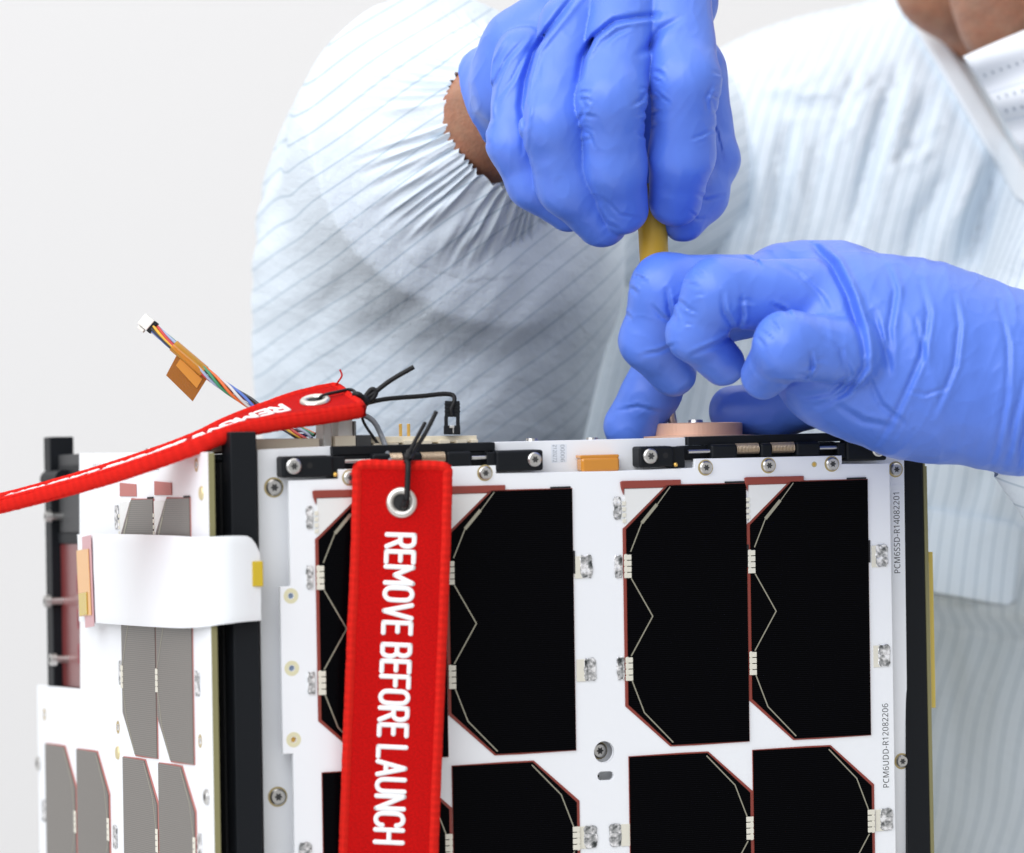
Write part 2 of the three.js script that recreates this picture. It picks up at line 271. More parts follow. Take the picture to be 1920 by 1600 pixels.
{ // left side board, seen at a slant
  const out = [[-150.9, 14.2], [1.9, 11.8], [0.5, BOTTOM + 4], [-213, BOTTOM + 4], [-213.4, -63.6], [-154.6, -63.2]];
  const holes = [[-10.99, 8.2, 0.9], [-203.48, -73.3, 0.9], [-107.06, -73.9, 1.1], [-11.9, -74.4, 1.0]];
  const s = obj('side_solar_panel', plate(out, -1.6, 0, holes), M.board, sat);
  s.rotation.y = -Math.PI / 2;
  obj('board_edge', [box(1.93, 2.5, BOTTOM + 4, 11.6, -1.7, 0.05, 0)], M.boardEdge, s);
  const oc = { material: M.sideCell, pale: true };
  for (const x of [-99, -57.7]) solarCell(s, x, -1.65, false, { ...oc, bead: false });
  for (const x of [-99, -57.7]) obj('adhesive_tape', plate([[x + 0.2, 3.9], [x + 19.4, 3.2], [x + 19.6, -0.6], [x, -0.4]], 0.05, 0.4), M.palered, s);
  for (const x of [-201.3, -158.8, -100, -57.7]) solarCell(s, x, -83.06, true, oc);
  for (const [x, y] of [[-10.99, 8.2], [-203.48, -73.3], [-107.06, -73.9], [-11.9, -74.4]]) obj('plated_hole', new THREE.RingGeometry(1.1, 2.1, 24).translate(x, y, 0.02), std(lin(0.55, 0.42, 0.2), 0.5, 0.4), s);
  for (const [x, y] of [[-5.7, -0.3], [-107.6, -82.1]]) obj('brass_rivet', cyl(x, y, 0, 0.5, 2.2, 1.9), std(lin(0.72, 0.62, 0.34), 0.4, 0.4), s);
  obj('brass_rivet', cyl(-86.97, 7.2, 0, 0.4, 1.4, 1.2), std(lin(0.72, 0.62, 0.34), 0.4, 0.4), s);
  for (const [x, y] of [[-212, -90.2], [-4.9, -90.7]]) screw(s, x, y, 0, 2.4);
  for (const [x, y] of [[-103.5, -7], [-101.6, -56.4], [-13.2, -57.2], [-205.6, -105.8], [-112, -109.1], [-13.8, -105.9]]) pad(s, x, y, 4.4, 7.5);
  sticker(s, 'ERC-1822', -61, 8.4, 17, 3.4, 0.03, { turn: 0, ink: '#8b9097', paper: '#e9edf0' });
  sticker(s, 'MLI 6', -128, 9.6, 18, 3.4, 0.03, { turn: 0, ink: '#b79a94', paper: '#e9edf0' });
  // recess behind the cut-out: grey bracket, dark red insert, bolts
  const dark = [box(-191.2, -152, -12, 14.2, -6, -3.2, 0.3)];
  obj('bracket', dark, M.grey, s);
  obj('bracket_bar', [box(-191, -150, -15.5, -12, -6, -2.4, 0.3), box(-188, -150, 5.0, 10.5, -6, -2.2, 0.4), rod(V3(-197, 6.2, -1), V3(-176, 6.2, -1), 2.9, 20)], M.black, s);
  obj('insert', box(-191.2, -152, -63.4, -15.5, -6, -3.4, 0.2), M.burgundy, s);
  for (const [t, y] of [['RE', -29], ['BE', -40.5], ['FL', -52]]) sticker(s, t, -164, y, 12, 6.5, -3.3, { name: 'lettering', turn: 0, ink: '#4a171a', paper: '#92444a', size: 0.95 });
  obj('recess_edge', box(-191, -152, -66.5, -63.5, -6, -2, 0.3), M.blackFlat, s);
  for (const [x, y, c] of [[-187, -6.3, -2.4], [-190, -34.8, -2.4], [-184, -54.2, -2.6]]) { obj('bolt', [cyl(x, y, c - 4, c + 3.2, 1.3), cyl(x, y, c + 3.2, c + 5.2, 2.2, 2.0)], M.steel, s); obj('bolt_recess', cyl(x, y, c + 5.0, c + 5.25, 0.9), M.recess, s); }
  obj('bushing', [rod(V3(-197.4, 6.2, -1), V3(-196.9, 6.2, -1), 2.4, 20)], M.brass, s);
  // white sheet standing in for an erased patch on the side, and the tapes at its two ends
}
{ // white sheet in place of an erased patch, tapes, and a painted pink reflection
  const pts = []; const N = 36, rows = 10, pos = [], idx = [], uv = [];
  const path = [V3(-3.0, 0, -142), V3(-4.2, 0, -110), V3(-4.4, 0, -60), V3(-3.6, 0, -20), V3(-2.6, 0, -5), V3(-0.4, 0, 3.0), V3(4, 0, 4.8), V3(9, 0, 4.4), V3(15.4, 0, 2.6)];
  const c = new THREE.CatmullRomCurve3(path, false, 'centripetal');
  const top = (t) => -12.4 - 1.2 * t + 0.3 * Math.sin(9 * t) - 5 * Math.max(0, (t - 0.9) / 0.1) ** 2.4, bot = (t) => -41 + 1.2 * t * t + 1.2 * t + 0.3 * Math.sin(7 * t + 2);
  for (let side = 0; side < 2; side++) for (let i = 0; i <= N; i++) for (let j = 0; j <= rows; j++) {
    const p = c.getPoint(i / N), t = c.getTangent(i / N), n = V3(-t.z, 0, t.x).multiplyScalar(side ? -0.25 : 0.25), v = j / rows;
    const w = 0.35 * noise(i * 0.25, j * 0.3, 2.2);
    pos.push(p.x - Math.abs(n.x) * Math.sign(0.5 - side) + Math.min(0, -w), top(i / N) * (1 - v) + bot(i / N) * v, p.z + n.z); uv.push(i / N, v);
  }
  const id = (s, i, j) => s * (N + 1) * (rows + 1) + i * (rows + 1) + j;
  for (let s = 0; s < 2; s++) for (let i = 0; i < N; i++) for (let j = 0; j < rows; j++) { const q = [id(s, i, j), id(s, i, j + 1), id(s, i + 1, j + 1), id(s, i + 1, j)]; if (s) q.reverse(); idx.push(q[0], q[1], q[2], q[0], q[2], q[3]); }
  for (let i = 0; i < N; i++) for (const j of [0, rows]) { const q = [id(0, i, j), id(0, i + 1, j), id(1, i + 1, j), id(1, i, j)]; if (j) q.reverse(); idx.push(q[0], q[1], q[2], q[0], q[2], q[3]); }
  const g = new THREE.BufferGeometry(); g.setAttribute('position', new THREE.Float32BufferAttribute(pos, 3)); g.setAttribute('uv', new THREE.Float32BufferAttribute(uv, 2)); g.setIndex(idx); g.computeVertexNormals();
  const s = thing('erased_patch_sheet', 'blank white sheet wrapped across the satellite\'s left side and over its black front rail', 'sheet', V3(0, -41, -60));
  obj('sheet', g, M.whiteSheet, s);
  const slant = (z0, z1, y0, y1, x, dz) => plate([[z0, y1], [z1, y1 + 0.6], [z1 + dz, y0 + 0.7], [z0 + dz, y0]], 0, 0.2, [], 0).rotateY(-Math.PI / 2).translate(x, 0, 0);
  obj('pink_reflection', slant(-130, -119, -42.5, -13.2, -4.75, 2.5), M.pink = phys(lin(0.62, 0.34, 0.36), 0.4, { clearcoat: 0.3 }), s);  // pinkish reflection on the orange tape, painted as its own strip
  obj('orange_tape', slant(-136, -121, -39, -17.6, -5.1, 2.5), phys(lin(0.80, 0.42, 0.13), 0.3, { clearcoat: 0.5 }), s);
  obj('yellow_corner', slant(-133, -123, -38.8, -31.5, -5.4, 0.6), M.yellowTape, s);
  obj('yellow_tape', box(12.4, 15.9, -28.4, -20.8, 0.5, 3.9, 0.4), M.yellowTape, s);
}
{ // fittings on the top plate
  const y = 11.4, P = (x, z) => V3(x, y, z);
  const t = new THREE.Group(); t.name = 'top_fittings'; sat.add(t);
  const upr = (x, z, y0, y1, r, r2 = r, n = 20) => new THREE.CylinderGeometry(r2, r, y1 - y0, n).translate(x, (y0 + y1) / 2, z);
  for (const [x, z] of [[108.8, -16], [128.6, -16], [184, -40], [203, -20], [60, -150], [16, -120]]) { obj('top_screw', [upr(x, z, y, y + 1.2, 1.2), upr(x, z, y + 1.1, y + 3.6, 2.0, 1.8)], M.steel, t); }
  obj('top_screw', [upr(36, -16, y, y + 1.4, 2.6), upr(36, -16, y + 1.4, y + 3.6, 1.9, 1.7)], M.steel, t);
  obj('connector_base', [box(18.5, 39, y + 0.5, y + 4.4, -34, -12, 0.3), box(6, 18, y + 0.6, y + 3.8, -60, -14, 0.3)], M.cream, t);
  obj('connector', [box(44, 50.6, y - 0.3, y + 5.0, -22, -12, 0.3)], M.cream, t);
  obj('clear_post', [box(40.6, 43.4, y - 0.3, y + 11, -21, -13, 0.6), box(45.2, 50, y + 4.6, y + 10.8, -21, -13, 0.5)], M.clearPlastic, t);
  obj('post_clip', box(45.8, 50.2, y + 9.8, y + 11.6, -18, -12.5, 0.4), M.yellowTape, t);
  obj('post_backing', box(50.3, 51.1, y, y + 9.5, -18, -13, 0.2), M.darkSteel, t);
  obj('black_block', box(50.9, 55.6, y - 0.4, y + 5.2, -22, -12.2, 0.3), M.grey, t);
  obj('grey_block', box(56.4, 64.4, y - 0.3, y + 2.6, -22, -12.2, 0.2), M.creamDark, t);
  const comb = [box(56, 90.4, y + 2.7, y + 4.7, -30, -14.5, 0.2), box(66, 90.2, y - 0.3, y + 1.0, -26, -13, 0.2)];
  for (const x of [68, 73.6, 79.4, 84.9]) comb.push(box(x - 1.7, x + 1.7, y, y + 3.4, -24, -12.8, 0.2)); comb.push(box(88, 90.2, y, y + 3.4, -24, -12.8, 0.2));
  obj('pin_header', comb, M.cream, t);
  for (const x of [67.4, 70]) obj('gold_pin', [box(x - 0.45, x + 0.45, y + 3, y + 8.6, -20, -19.1, 0.2)], M.gold, t);
  obj('gold_pad', box(69.6, 72, y + 0.2, y + 1.4, -13.4, -12.4, 0.1), M.gold, t);
}
{ // copper disc
  const c = V3(168.3, 0, -26), y = 14.3;
  const d = thing('copper_disc', 'round copper-coloured disc with a flange, held under the left glove on top of the satellite', 'disc', V3(c.x, y, c.z));
  const prof = [[0.01, 0], [18.2, 0], [18.2, 1.0], [13.9, 1.15], [13.9, 4.7], [13.6, 5.0], [0.01, 5.0]].map(([r, h]) => new THREE.Vector2(r, h));
  const g = new THREE.LatheGeometry(prof, 64).toNonIndexed(); g.computeVertexNormals();
  obj('disc', g.translate(c.x, y, c.z), M.copper, d);
  obj('screw', [new THREE.CylinderGeometry(2.2, 2.4, 1.2, 18).translate(c.x - 2.5, y + 5.4, c.z + 4)], M.steel, d);
}

// ------------------------------------------------------------------ streamers
// strokes of an embroidered alphabet, each letter 0.5 wide and 1 high
const arc = (cx, cy, rx, ry, a, b, n = 8) => Array.from({ length: n + 1 }, (_, i) => { const t = (a + (b - a) * i / n) * Math.PI / 180; return [cx + rx * Math.cos(t), cy + ry * Math.sin(t)]; });
const bowl = (y0, y1, w) => [[0, y1], [w - 0.18, y1], ...arc(w - 0.17, (y0 + y1) / 2, 0.17, (y1 - y0) / 2, 80, -80, 6), [w - 0.18, y0], [0, y0]];
const LETTERS = {
  R: [0.46, [[0, 0], [0, 1]], bowl(0.5, 1, 0.44), [[0.22, 0.5], [0.46, 0]]], E: [0.4, [[0, 0], [0, 1]], [[0, 1], [0.4, 1]], [[0, 0.52], [0.34, 0.52]], [[0, 0], [0.4, 0]]],
  M: [0.62, [[0, 0], [0, 1]], [[0, 1], [0.31, 0.34], [0.62, 1]], [[0.62, 1], [0.62, 0]]], O: [0.46, [...arc(0.23, 0.76, 0.23, 0.24, 180, 0, 8), ...arc(0.23, 0.24, 0.23, 0.24, 0, -180, 8), [0, 0.76]]],
  V: [0.5, [[0, 1], [0.25, 0]], [[0.25, 0], [0.5, 1]]], B: [0.45, [[0, 0], [0, 1]], bowl(0.53, 1, 0.42), bowl(0, 0.53, 0.45)], F: [0.38, [[0, 0], [0, 1]], [[0, 1], [0.4, 1]], [[0, 0.52], [0.34, 0.52]]],
  L: [0.38, [[0, 1], [0, 0]], [[0, 0], [0.38, 0]]], A: [0.5, [[0, 0], [0.25, 1]], [[0.25, 1], [0.5, 0]], [[0.1, 0.3], [0.4, 0.3]]], U: [0.46, [[0, 1], [0, 0.24], ...arc(0.23, 0.24, 0.23, 0.24, 200, 340, 6), [0.46, 0.24], [0.46, 1]]],
  N: [0.48, [[0, 0], [0, 1]], [[0, 1], [0.48, 0]], [[0.48, 0], [0.48, 1]]], C: [0.45, [...arc(0.23, 0.76, 0.23, 0.24, 0, 180, 8), ...arc(0.23, 0.24, 0.23, 0.24, 180, 360, 8)]], H: [0.48, [[0, 0], [0, 1]], [[0.48, 0], [0.48, 1]], [[0, 0.5], [0.48, 0.5]]],
};
function streamer(t, path, across, width, thick, text) {              // path: centre line in satellite mm; across: direction of the width at each point
  const curve = new THREE.CatmullRomCurve3(path, false, 'centripetal'), len = curve.getLength(), wc = new THREE.CatmullRomCurve3(across, false, 'catmullrom');
  const frame = (u) => { const k = Math.min(1, Math.max(0, u / len)), p = curve.getPointAt(k), T = curve.getTangentAt(k), W = wc.getPoint(k); W.addScaledVector(T, -W.dot(T)).normalize(); const N = T.clone().cross(W); if (u < 0) p.addScaledVector(T, u); return { p, T, W, N }; };
  const map = (u, v, n) => { const f = frame(u); return f.p.addScaledVector(f.W, v).addScaledVector(f.N, n); };
  const mapped = (g) => { const q = g.attributes.position; for (let i = 0; i < q.count; i++) { const p = map(q.getX(i), q.getY(i), q.getZ(i)); q.setXYZ(i, p.x, p.y, p.z); } g.computeVertexNormals(); return g; };
  // cloth: rounded slab
  const NU = 90, prof = []; const hw = width / 2 - 0.4, ht = thick / 2;
  for (let i = 0; i <= 12; i++) { const v = -hw + 2 * hw * i / 12; prof.push([v, ht * (0.72 + 0.10 * Math.abs(i - 6) / 6)]); } for (let i = 0; i <= 12; i++) { const v = hw - 2 * hw * i / 12; prof.push([v, -ht * 0.8]); }
  const pos = [], uv = [], idx = [], K = prof.length;
  for (let i = 0; i <= NU; i++) for (let j = 0; j < K; j++) { const u = 1 + (len - 1) * i / NU, [v, n] = prof[j]; const p = map(u, v, n + 0.18 * noise(u * 0.09, v * 0.12, 4)); pos.push(p.x, p.y, p.z); uv.push(u / 10, v / 10); }
  for (let i = 0; i < NU; i++) for (let j = 0; j < K; j++) { const a = i * K + j, b = i * K + (j + 1) % K; idx.push(a, b, b + K, a, b + K, a + K); }
  const cap = (i, f) => { for (let j = 1; j < K - 1; j++) f ? idx.push(i * K, i * K + j + 1, i * K + j) : idx.push(i * K, i * K + j, i * K + j + 1); }; cap(0, true); cap(NU, false);
  const g = new THREE.BufferGeometry(); g.setAttribute('position', new THREE.Float32BufferAttribute(pos, 3)); g.setAttribute('uv', new THREE.Float32BufferAttribute(uv, 2)); g.setIndex(idx); g.computeVertexNormals();
  obj('cloth', g, M.tagRed, t);
  // rolled border, round the end and down both sides
  const b = width / 2 - 1.6, line = []; const wob = (i) => 0.12 * noise(i * 0.31, 3, 7);
  for (let u = len; u > 4; u -= 3) line.push(V3(u, -b + wob(u), 0)); line.push(V3(2.6, -b, 0), V3(1.7, -b + 1.2, 0)); for (let k = -3; k <= 3; k++) line.push(V3(1.5 + wob(k * 9), k * b / 4.2, 0)); line.push(V3(1.7, b - 1.2, 0), V3(2.6, b, 0)); for (let u = 4.5; u < len; u += 3) line.push(V3(u, b + wob(u + 50), 0));
  const bt = tube(line, 1, 420, 10); { const c2 = new THREE.CatmullRomCurve3(line, false, 'centripetal'); const q = bt.attributes.position; const r = 1.0; for (let i = 0; i <= 420; i++) { const p = c2.getPointAt(i / 420); for (let j = 0; j <= 10; j++) { const k = i * 11 + j; const dx = q.getX(k) - p.x, dy = q.getY(k) - p.y, dz = q.getZ(k) - p.z; const rr = 1 + 0.05 * noise(i * 0.9, j, 1); q.setXYZ(k, p.x + dx * 1.7 * rr, p.y + dy * 1.7 * rr, p.z + dz * (thick / 2 + 0.35) * rr); } } }
  obj('border', mapped(bt), M.tagBorder, t);
  // grommet: a rolled steel ring standing proud on both faces, black in its middle where one looks through
  const gu = 12.6, rg = 3.55;
  obj('grommet', mapped(new THREE.TorusGeometry(rg, 1.15, 14, 48).scale(1, 1, 0.75).translate(gu, 0, thick * 0.42)), M.steelRing ??= std(lin(0.72, 0.69, 0.64), 0.3, 0.85), t);
  obj('grommet_eye', mapped(new THREE.CylinderGeometry(2.75, 2.75, 0.3, 28).rotateX(Math.PI / 2).translate(gu, 0, thick * 0.40)), M.blackFlat, t);
  // lettering
  const cap_h = 8.2, from = 22.3, to = 114.5; let adv = 0; const gaps = 0.19, list = [];
  for (const ch of text) { if (ch === ' ') { adv += 0.26; continue; } const [w, ...strokes] = LETTERS[ch]; list.push([adv, strokes]); adv += w + gaps; }
  const sx = (to - from) / (adv - gaps);
  for (const [x, strokes] of list) {
    const gs = [];
    for (const st of strokes) {
      const pts = st.map(([a, c]) => V3(from + (x + a) * sx, (c - 0.5) * cap_h, 0)); const n = pts.length, fine = [];
      if (n < 4) { for (let i = 0; i < n - 1; i++) { const a = pts[i], c = pts[i + 1]; gs.push(rod(a, c, 0.74, 10), ball(a, 0.74), ball(c, 0.74)); } }
      else gs.push(tube(pts, 0.74, n * 4, 10), ball(pts[0], 0.74), ball(pts[n - 1], 0.74));
    }
    const g = mergeGeometries(gs.map(clean)).scale(1, 1, 0.42).translate(0, 0, thick * 0.40);
    obj('letter', mapped(g), M.thread, t);
  }
  return { map, len };
}
const vdir = (x, y, z) => V3(x, y, z).transformDirection(toSat);
{ // hanging streamer in front of the solar cells
  const a = at(755, 864, 1377);
  const t = thing('warning_streamer', 'red cloth streamer hanging down the front with white letters REMOVE BEFORE LAUNCH', 'streamer', a);
  const path = [a, at(752, 1000, 1376), at(744, 1200, 1375.5), at(735, 1420, 1376), at(727, 1640, 1378), at(722, 1760, 1380)];
  const S = streamer(t, path, path.map((_, i) => vdir(1, -0.035, 0.03 + 0.02 * Math.sin(i * 2))), 30, 2.6, 'REMOVE BEFORE LAUNCH');
  obj('cord', [tube([at(757, 948, 1372.6), at(762, 936, 1372.2), at(764, 905, 1372.4), at(765, 875, 1373), at(764, 858, 1375), at(768, 846, 1378)], 0.95, 40, 8), tube([at(762, 935, 1371.6), at(758, 948, 1373.5), at(753, 952, 1377)], 1.0, 20, 8), tube([at(760, 868, 1373.4), at(766, 852, 1374.4), at(778, 828, 1377), at(797, 793, 1381)], 0.62, 24, 8), tube([at(768, 862, 1373), at(782, 838, 1378), at(800, 808, 1380), at(818, 772, 1382)], 0.66, 24, 8), ball(at(764, 858, 1374.4), 1.5)], M.cord, t);
}
{ // second streamer, lying over the top edge and running out to the left, seen almost along its face
  const p0 = at(664, 748, 1396);
  const t = thing('warning_streamer', 'red cloth streamer lying over the top left edge and running out to the left', 'streamer', p0);
  const path = [p0, at(600, 760, 1392), at(530, 776, 1388), at(445, 800, 1384), at(380, 826, 1381), at(300, 856, 1383), at(200, 889, 1389), at(100, 918, 1394), at(0, 944, 1398), at(-110, 966, 1402)];
  const tilt = [0.33, 0.31, 0.20, 0.12, 0.09, 0.085, 0.075, 0.065, 0.06, 0.06];
  const S = streamer(t, path, path.map((_, i) => vdir(0.02, -tilt[i], Math.sqrt(1 - tilt[i] ** 2))), 25, 4.4, 'REMOVE BEFORE LAUNCH');
  obj('loose_thread', tube([S.map(2.5, -10, 1.0), at(634, 716, 1401), at(641, 704, 1401), at(637, 693, 1401)], 0.3, 20, 6), M.tagBorder, t);
  const K = (x, y, d = 1396) => at(x, y, d);
  obj('cord', [tube([S.map(12.6, 0, 1.4), S.map(10, -0.5, 2.6), S.map(5, -1, 2.8), S.map(0.5, -1.5, 2.6), K(672, 741, 1391), K(684, 750, 1393)], 0.5, 40, 8),
    tube([K(684, 750), K(700, 738), K(730, 715), K(776, 688)], 0.75, 24, 8),
    tube([K(680, 752), K(688, 740), K(698, 730), K(705, 735), K(698, 748), K(684, 757), K(678, 755)], 0.8, 40, 8),
    tube([K(678, 745), K(682, 755), K(680, 768), K(676, 775)], 1.1, 20, 8), tube([K(663, 740, 1392), K(672, 740, 1391), K(680, 748, 1392), K(678, 762, 1393)], 0.9, 20, 8),
    tube([K(676, 770), K(682, 792), K(700, 820), K(716, 842)], 0.45, 20, 6), ball(K(682, 752, 1394), 2.0),
    tube([K(684, 757), K(720, 749, 1398), K(790, 743, 1402), K(838, 739, 1404), K(850, 742, 1404), K(852, 752, 1403), K(846, 768, 1402.5), K(848, 780, 1402.5)], 0.72, 50, 8)], M.cord, t);
  obj('clear_band', tube([K(678, 776), K(700, 790), K(717, 822), K(728, 856, 1385), K(732, 868, 1383)], 0.85, 30, 8), M.clearBand, t);
}
{ // black jumper plug on the pin header
  const D = 1404, c = at(848, 815, D);
  const t = thing('jumper_plug', 'small black jumper plug standing on the cream pin header, tied to a black cord', 'plug', c);
  const U = (x0, x1, y0, y1, z0, z1, r) => { const p = (px, py) => pv(px, py, REACH - D); const a = p(x0, y1), b = p(x1, y0); return box(a.x, b.x, a.y, b.y, REACH - D + z0, REACH - D + z1, r).applyMatrix4(toSat); };
  obj('housing', [U(834, 862, 752, 782, -1.2, 1.2, 0.3), U(833, 840, 780, 800, -1.2, 1.2, 0.2), U(855, 862, 780, 800, -1.2, 1.2, 0.2), U(832, 863, 798, 815, -1.2, 1.2, 0.2)], M.black, t);
  obj('rib', [U(833, 863, 757, 759, -1.5, 1.5, 0.1), U(833, 863, 764, 766, -1.5, 1.5, 0.1), U(833, 863, 771, 773, -1.5, 1.5, 0.1)], M.black, t);
  obj('contact', [U(843, 852, 798, 803, 1.0, 1.5, 0.1), U(849, 851, 803, 813, 1.0, 1.5, 0.1)], M.steel, t);
}
{ // wire harness
  const D = 1418, axis = [at(286, 614, D + 8), at(330, 652, D + 6), at(390, 702, D + 4), at(440, 738, D + 2), at(500, 776, D), at(545, 803, D - 4), at(585, 822, D - 8)];
  const t = thing('wire_harness', 'loose bundle of thin coloured wires with a small white connector, sticking up at the left', 'wire harness', axis[0]);
  const curve = new THREE.CatmullRomCurve3(axis, false, 'centripetal');
  const cols = [[0.55, 0.03, 0.03], [0.75, 0.42, 0.02], [0.02, 0.02, 0.025], [0.06, 0.14, 0.5], [0.6, 0.6, 0.62], [0.75, 0.14, 0.02], [0.03, 0.25, 0.12], [0.35, 0.42, 0.6]];
  const side = vdir(0.6, 0.8, 0), dep = vdir(0, 0, 1);
  cols.forEach((c, k) => {
    const pts = []; for (let i = 0; i <= 40; i++) { const u = i / 40, a = k / cols.length * Math.PI * 2 + u * 9 + 0.4 * Math.sin(u * 17 + k), r = (1.15 + 1.1 * Math.max(0, u - 0.5)) * (k === 2 ? 1.15 : 1); pts.push(curve.getPoint(u).addScaledVector(side, r * Math.cos(a)).addScaledVector(dep, r * Math.sin(a))); }
    obj('wire', tube(pts, 0.52, 120, 6), phys(lin(...c), 0.45, { clearcoat: 0.3 }), t);
  });
  const dir = axis[1].clone().sub(axis[0]).normalize(), q = new THREE.Quaternion().setFromRotationMatrix(new THREE.Matrix4().makeBasis(dir, vdir(0, 0, 1).cross(dir).normalize(), vdir(0, 0, 1)));
  const put = (g, p) => g.applyQuaternion(q).translate(p.x, p.y, p.z);
  obj('connector', [put(box(-4.3, -0.6, -2.0, 2.0, -1.8, 1.8, 0.25), axis[0]), put(box(-3.6, -1.2, -3.2, -2.2, -1.2, 1.2, 0.2), axis[0])], M.whitePlastic = std(lin(0.80, 0.79, 0.74), 0.5), t);
  obj('connector_collar', put(box(-0.7, 0.7, -2.0, 2.0, -1.4, 1.4, 0.2), axis[0]), M.black, t);
  // tape folded round the bundle, its free end hanging as a small flag
  const wrap = new THREE.CylinderGeometry(1.95, 1.95, 12.6, 20, 1, true).rotateZ(Math.PI / 2);
  const mid = curve.getPoint(0.235), dd = curve.getTangent(0.235), q2 = new THREE.Quaternion().setFromRotationMatrix(new THREE.Matrix4().makeBasis(dd, vdir(0, 0, 1).cross(dd).normalize(), vdir(0, 0, 1)));
  obj('tape_wrap', wrap.applyQuaternion(q2).translate(mid.x, mid.y, mid.z), M.kaptonClear, t);
  const f = [[332, 664], [388, 710], [361, 753], [311, 704]].map(([x, y]) => pv(x, y, REACH - D - 5)), w = [];
  const fg = plate(f.map((p) => [p.x, p.y]), 0, 0.18, [], 0).translate(0, 0, REACH - D - 5.4).applyMatrix4(toSat);
  obj('tape_flag', fg, M.kaptonClear2 = phys(lin(0.72, 0.32, 0.015), 0.22, { transmission: 0.6, thickness: 0, clearcoat: 0.8, bumpMap: solderBump, bumpScale: 0.0004 }), t);
  obj('tape_fold', plate([[f[0].x + 1, f[0].y - 1.4], [f[1].x - 1.5, f[1].y - 0.2], [f[1].x - 3.2, f[1].y - 3.0], [f[0].x - 0.4, f[0].y - 3.6]], 0, 0.2, [], 0).translate(0, 0, REACH - D - 5.0).applyMatrix4(toSat), M.kapton, t);
}

// ------------------------------------------------------------------ soft bodies: distance fields meshed with surface nets
function surfaceNets(f, lo, hi, h) {
  const n = [0, 1, 2].map((k) => Math.ceil((hi[k] - lo[k]) / h) + 1), [nx, ny, nz] = n, val = new Float32Array(nx * ny * nz), B = 4;
  const X = (i) => lo[0] + i * h, Y = (i) => lo[1] + i * h, Z = (i) => lo[2] + i * h;
  for (let bz = 0; bz < nz; bz += B) for (let by = 0; by < ny; by += B) for (let bx = 0; bx < nx; bx += B) {
    const c = f(X(bx + B / 2), Y(by + B / 2), Z(bz + B / 2), true), far = Math.abs(c) > B * h * 1.9 + 3;
    for (let k = bz; k < Math.min(nz, bz + B); k++) for (let j = by; j < Math.min(ny, by + B); j++) for (let i = bx; i < Math.min(nx, bx + B); i++) val[(k * ny + j) * nx + i] = far ? c : f(X(i), Y(j), Z(k), false);
  }
  const vid = new Int32Array(nx * ny * nz).fill(-1), pos = [], idx = [];
  const corner = []; for (let c = 0; c < 8; c++) corner.push([c & 1, (c >> 1) & 1, c >> 2]);
  const edges = []; for (let a = 0; a < 8; a++) for (const b of [1, 2, 4]) if (!(a & b)) edges.push([a, a | b]);
  const id = (i, j, k) => (k * ny + j) * nx + i;
  for (let k = 0; k < nz - 1; k++) for (let j = 0; j < ny - 1; j++) for (let i = 0; i < nx - 1; i++) {
    const v = corner.map(([x, y, z]) => val[id(i + x, j + y, k + z)]); let neg = 0; for (const q of v) if (q < 0) neg++;
    if (!neg || neg === 8) continue;
    let sx = 0, sy = 0, sz = 0, m = 0;
    for (const [a, b] of edges) if ((v[a] < 0) !== (v[b] < 0)) { const t = v[a] / (v[a] - v[b]), A = corner[a], C = corner[b]; sx += A[0] + (C[0] - A[0]) * t; sy += A[1] + (C[1] - A[1]) * t; sz += A[2] + (C[2] - A[2]) * t; m++; }
    vid[id(i, j, k)] = pos.length / 3; pos.push(X(i + sx / m), Y(j + sy / m), Z(k + sz / m));
  }
  const quad = (a, b, c, d, flip) => { if (a < 0 || b < 0 || c < 0 || d < 0) return; flip ? idx.push(a, c, b, a, d, c) : idx.push(a, b, c, a, c, d); };
  for (let k = 1; k < nz - 1; k++) for (let j = 1; j < ny - 1; j++) for (let i = 1; i < nx - 1; i++) {
    const o = val[id(i, j, k)] < 0;
    if (o !== val[id(i + 1, j, k)] < 0) quad(vid[id(i, j - 1, k - 1)], vid[id(i, j, k - 1)], vid[id(i, j, k)], vid[id(i, j - 1, k)], !o);
    if (o !== val[id(i, j + 1, k)] < 0) quad(vid[id(i - 1, j, k - 1)], vid[id(i - 1, j, k)], vid[id(i, j, k)], vid[id(i, j, k - 1)], !o);
    if (o !== val[id(i, j, k + 1)] < 0) quad(vid[id(i - 1, j - 1, k)], vid[id(i, j - 1, k)], vid[id(i, j, k)], vid[id(i - 1, j, k)], !o);
  }
  const nor = new Float32Array(pos.length), e = h * 0.6;
  for (let i = 0; i < pos.length; i += 3) { const x = pos[i], y = pos[i + 1], z = pos[i + 2]; const a = f(x + e, y, z) - f(x - e, y, z), b = f(x, y + e, z) - f(x, y - e, z), c = f(x, y, z + e) - f(x, y, z - e), l = Math.hypot(a, b, c) || 1; nor[i] = a / l; nor[i + 1] = b / l; nor[i + 2] = c / l; }
  const g = new THREE.BufferGeometry(); g.setAttribute('position', new THREE.Float32BufferAttribute(pos, 3)); g.setAttribute('normal', new THREE.BufferAttribute(nor, 3)); g.setIndex(idx); return g;
}
const smin = (a, b, k) => { const h = Math.max(k - Math.abs(a - b), 0) / k; return Math.min(a, b) - h * h * k * 0.25; };
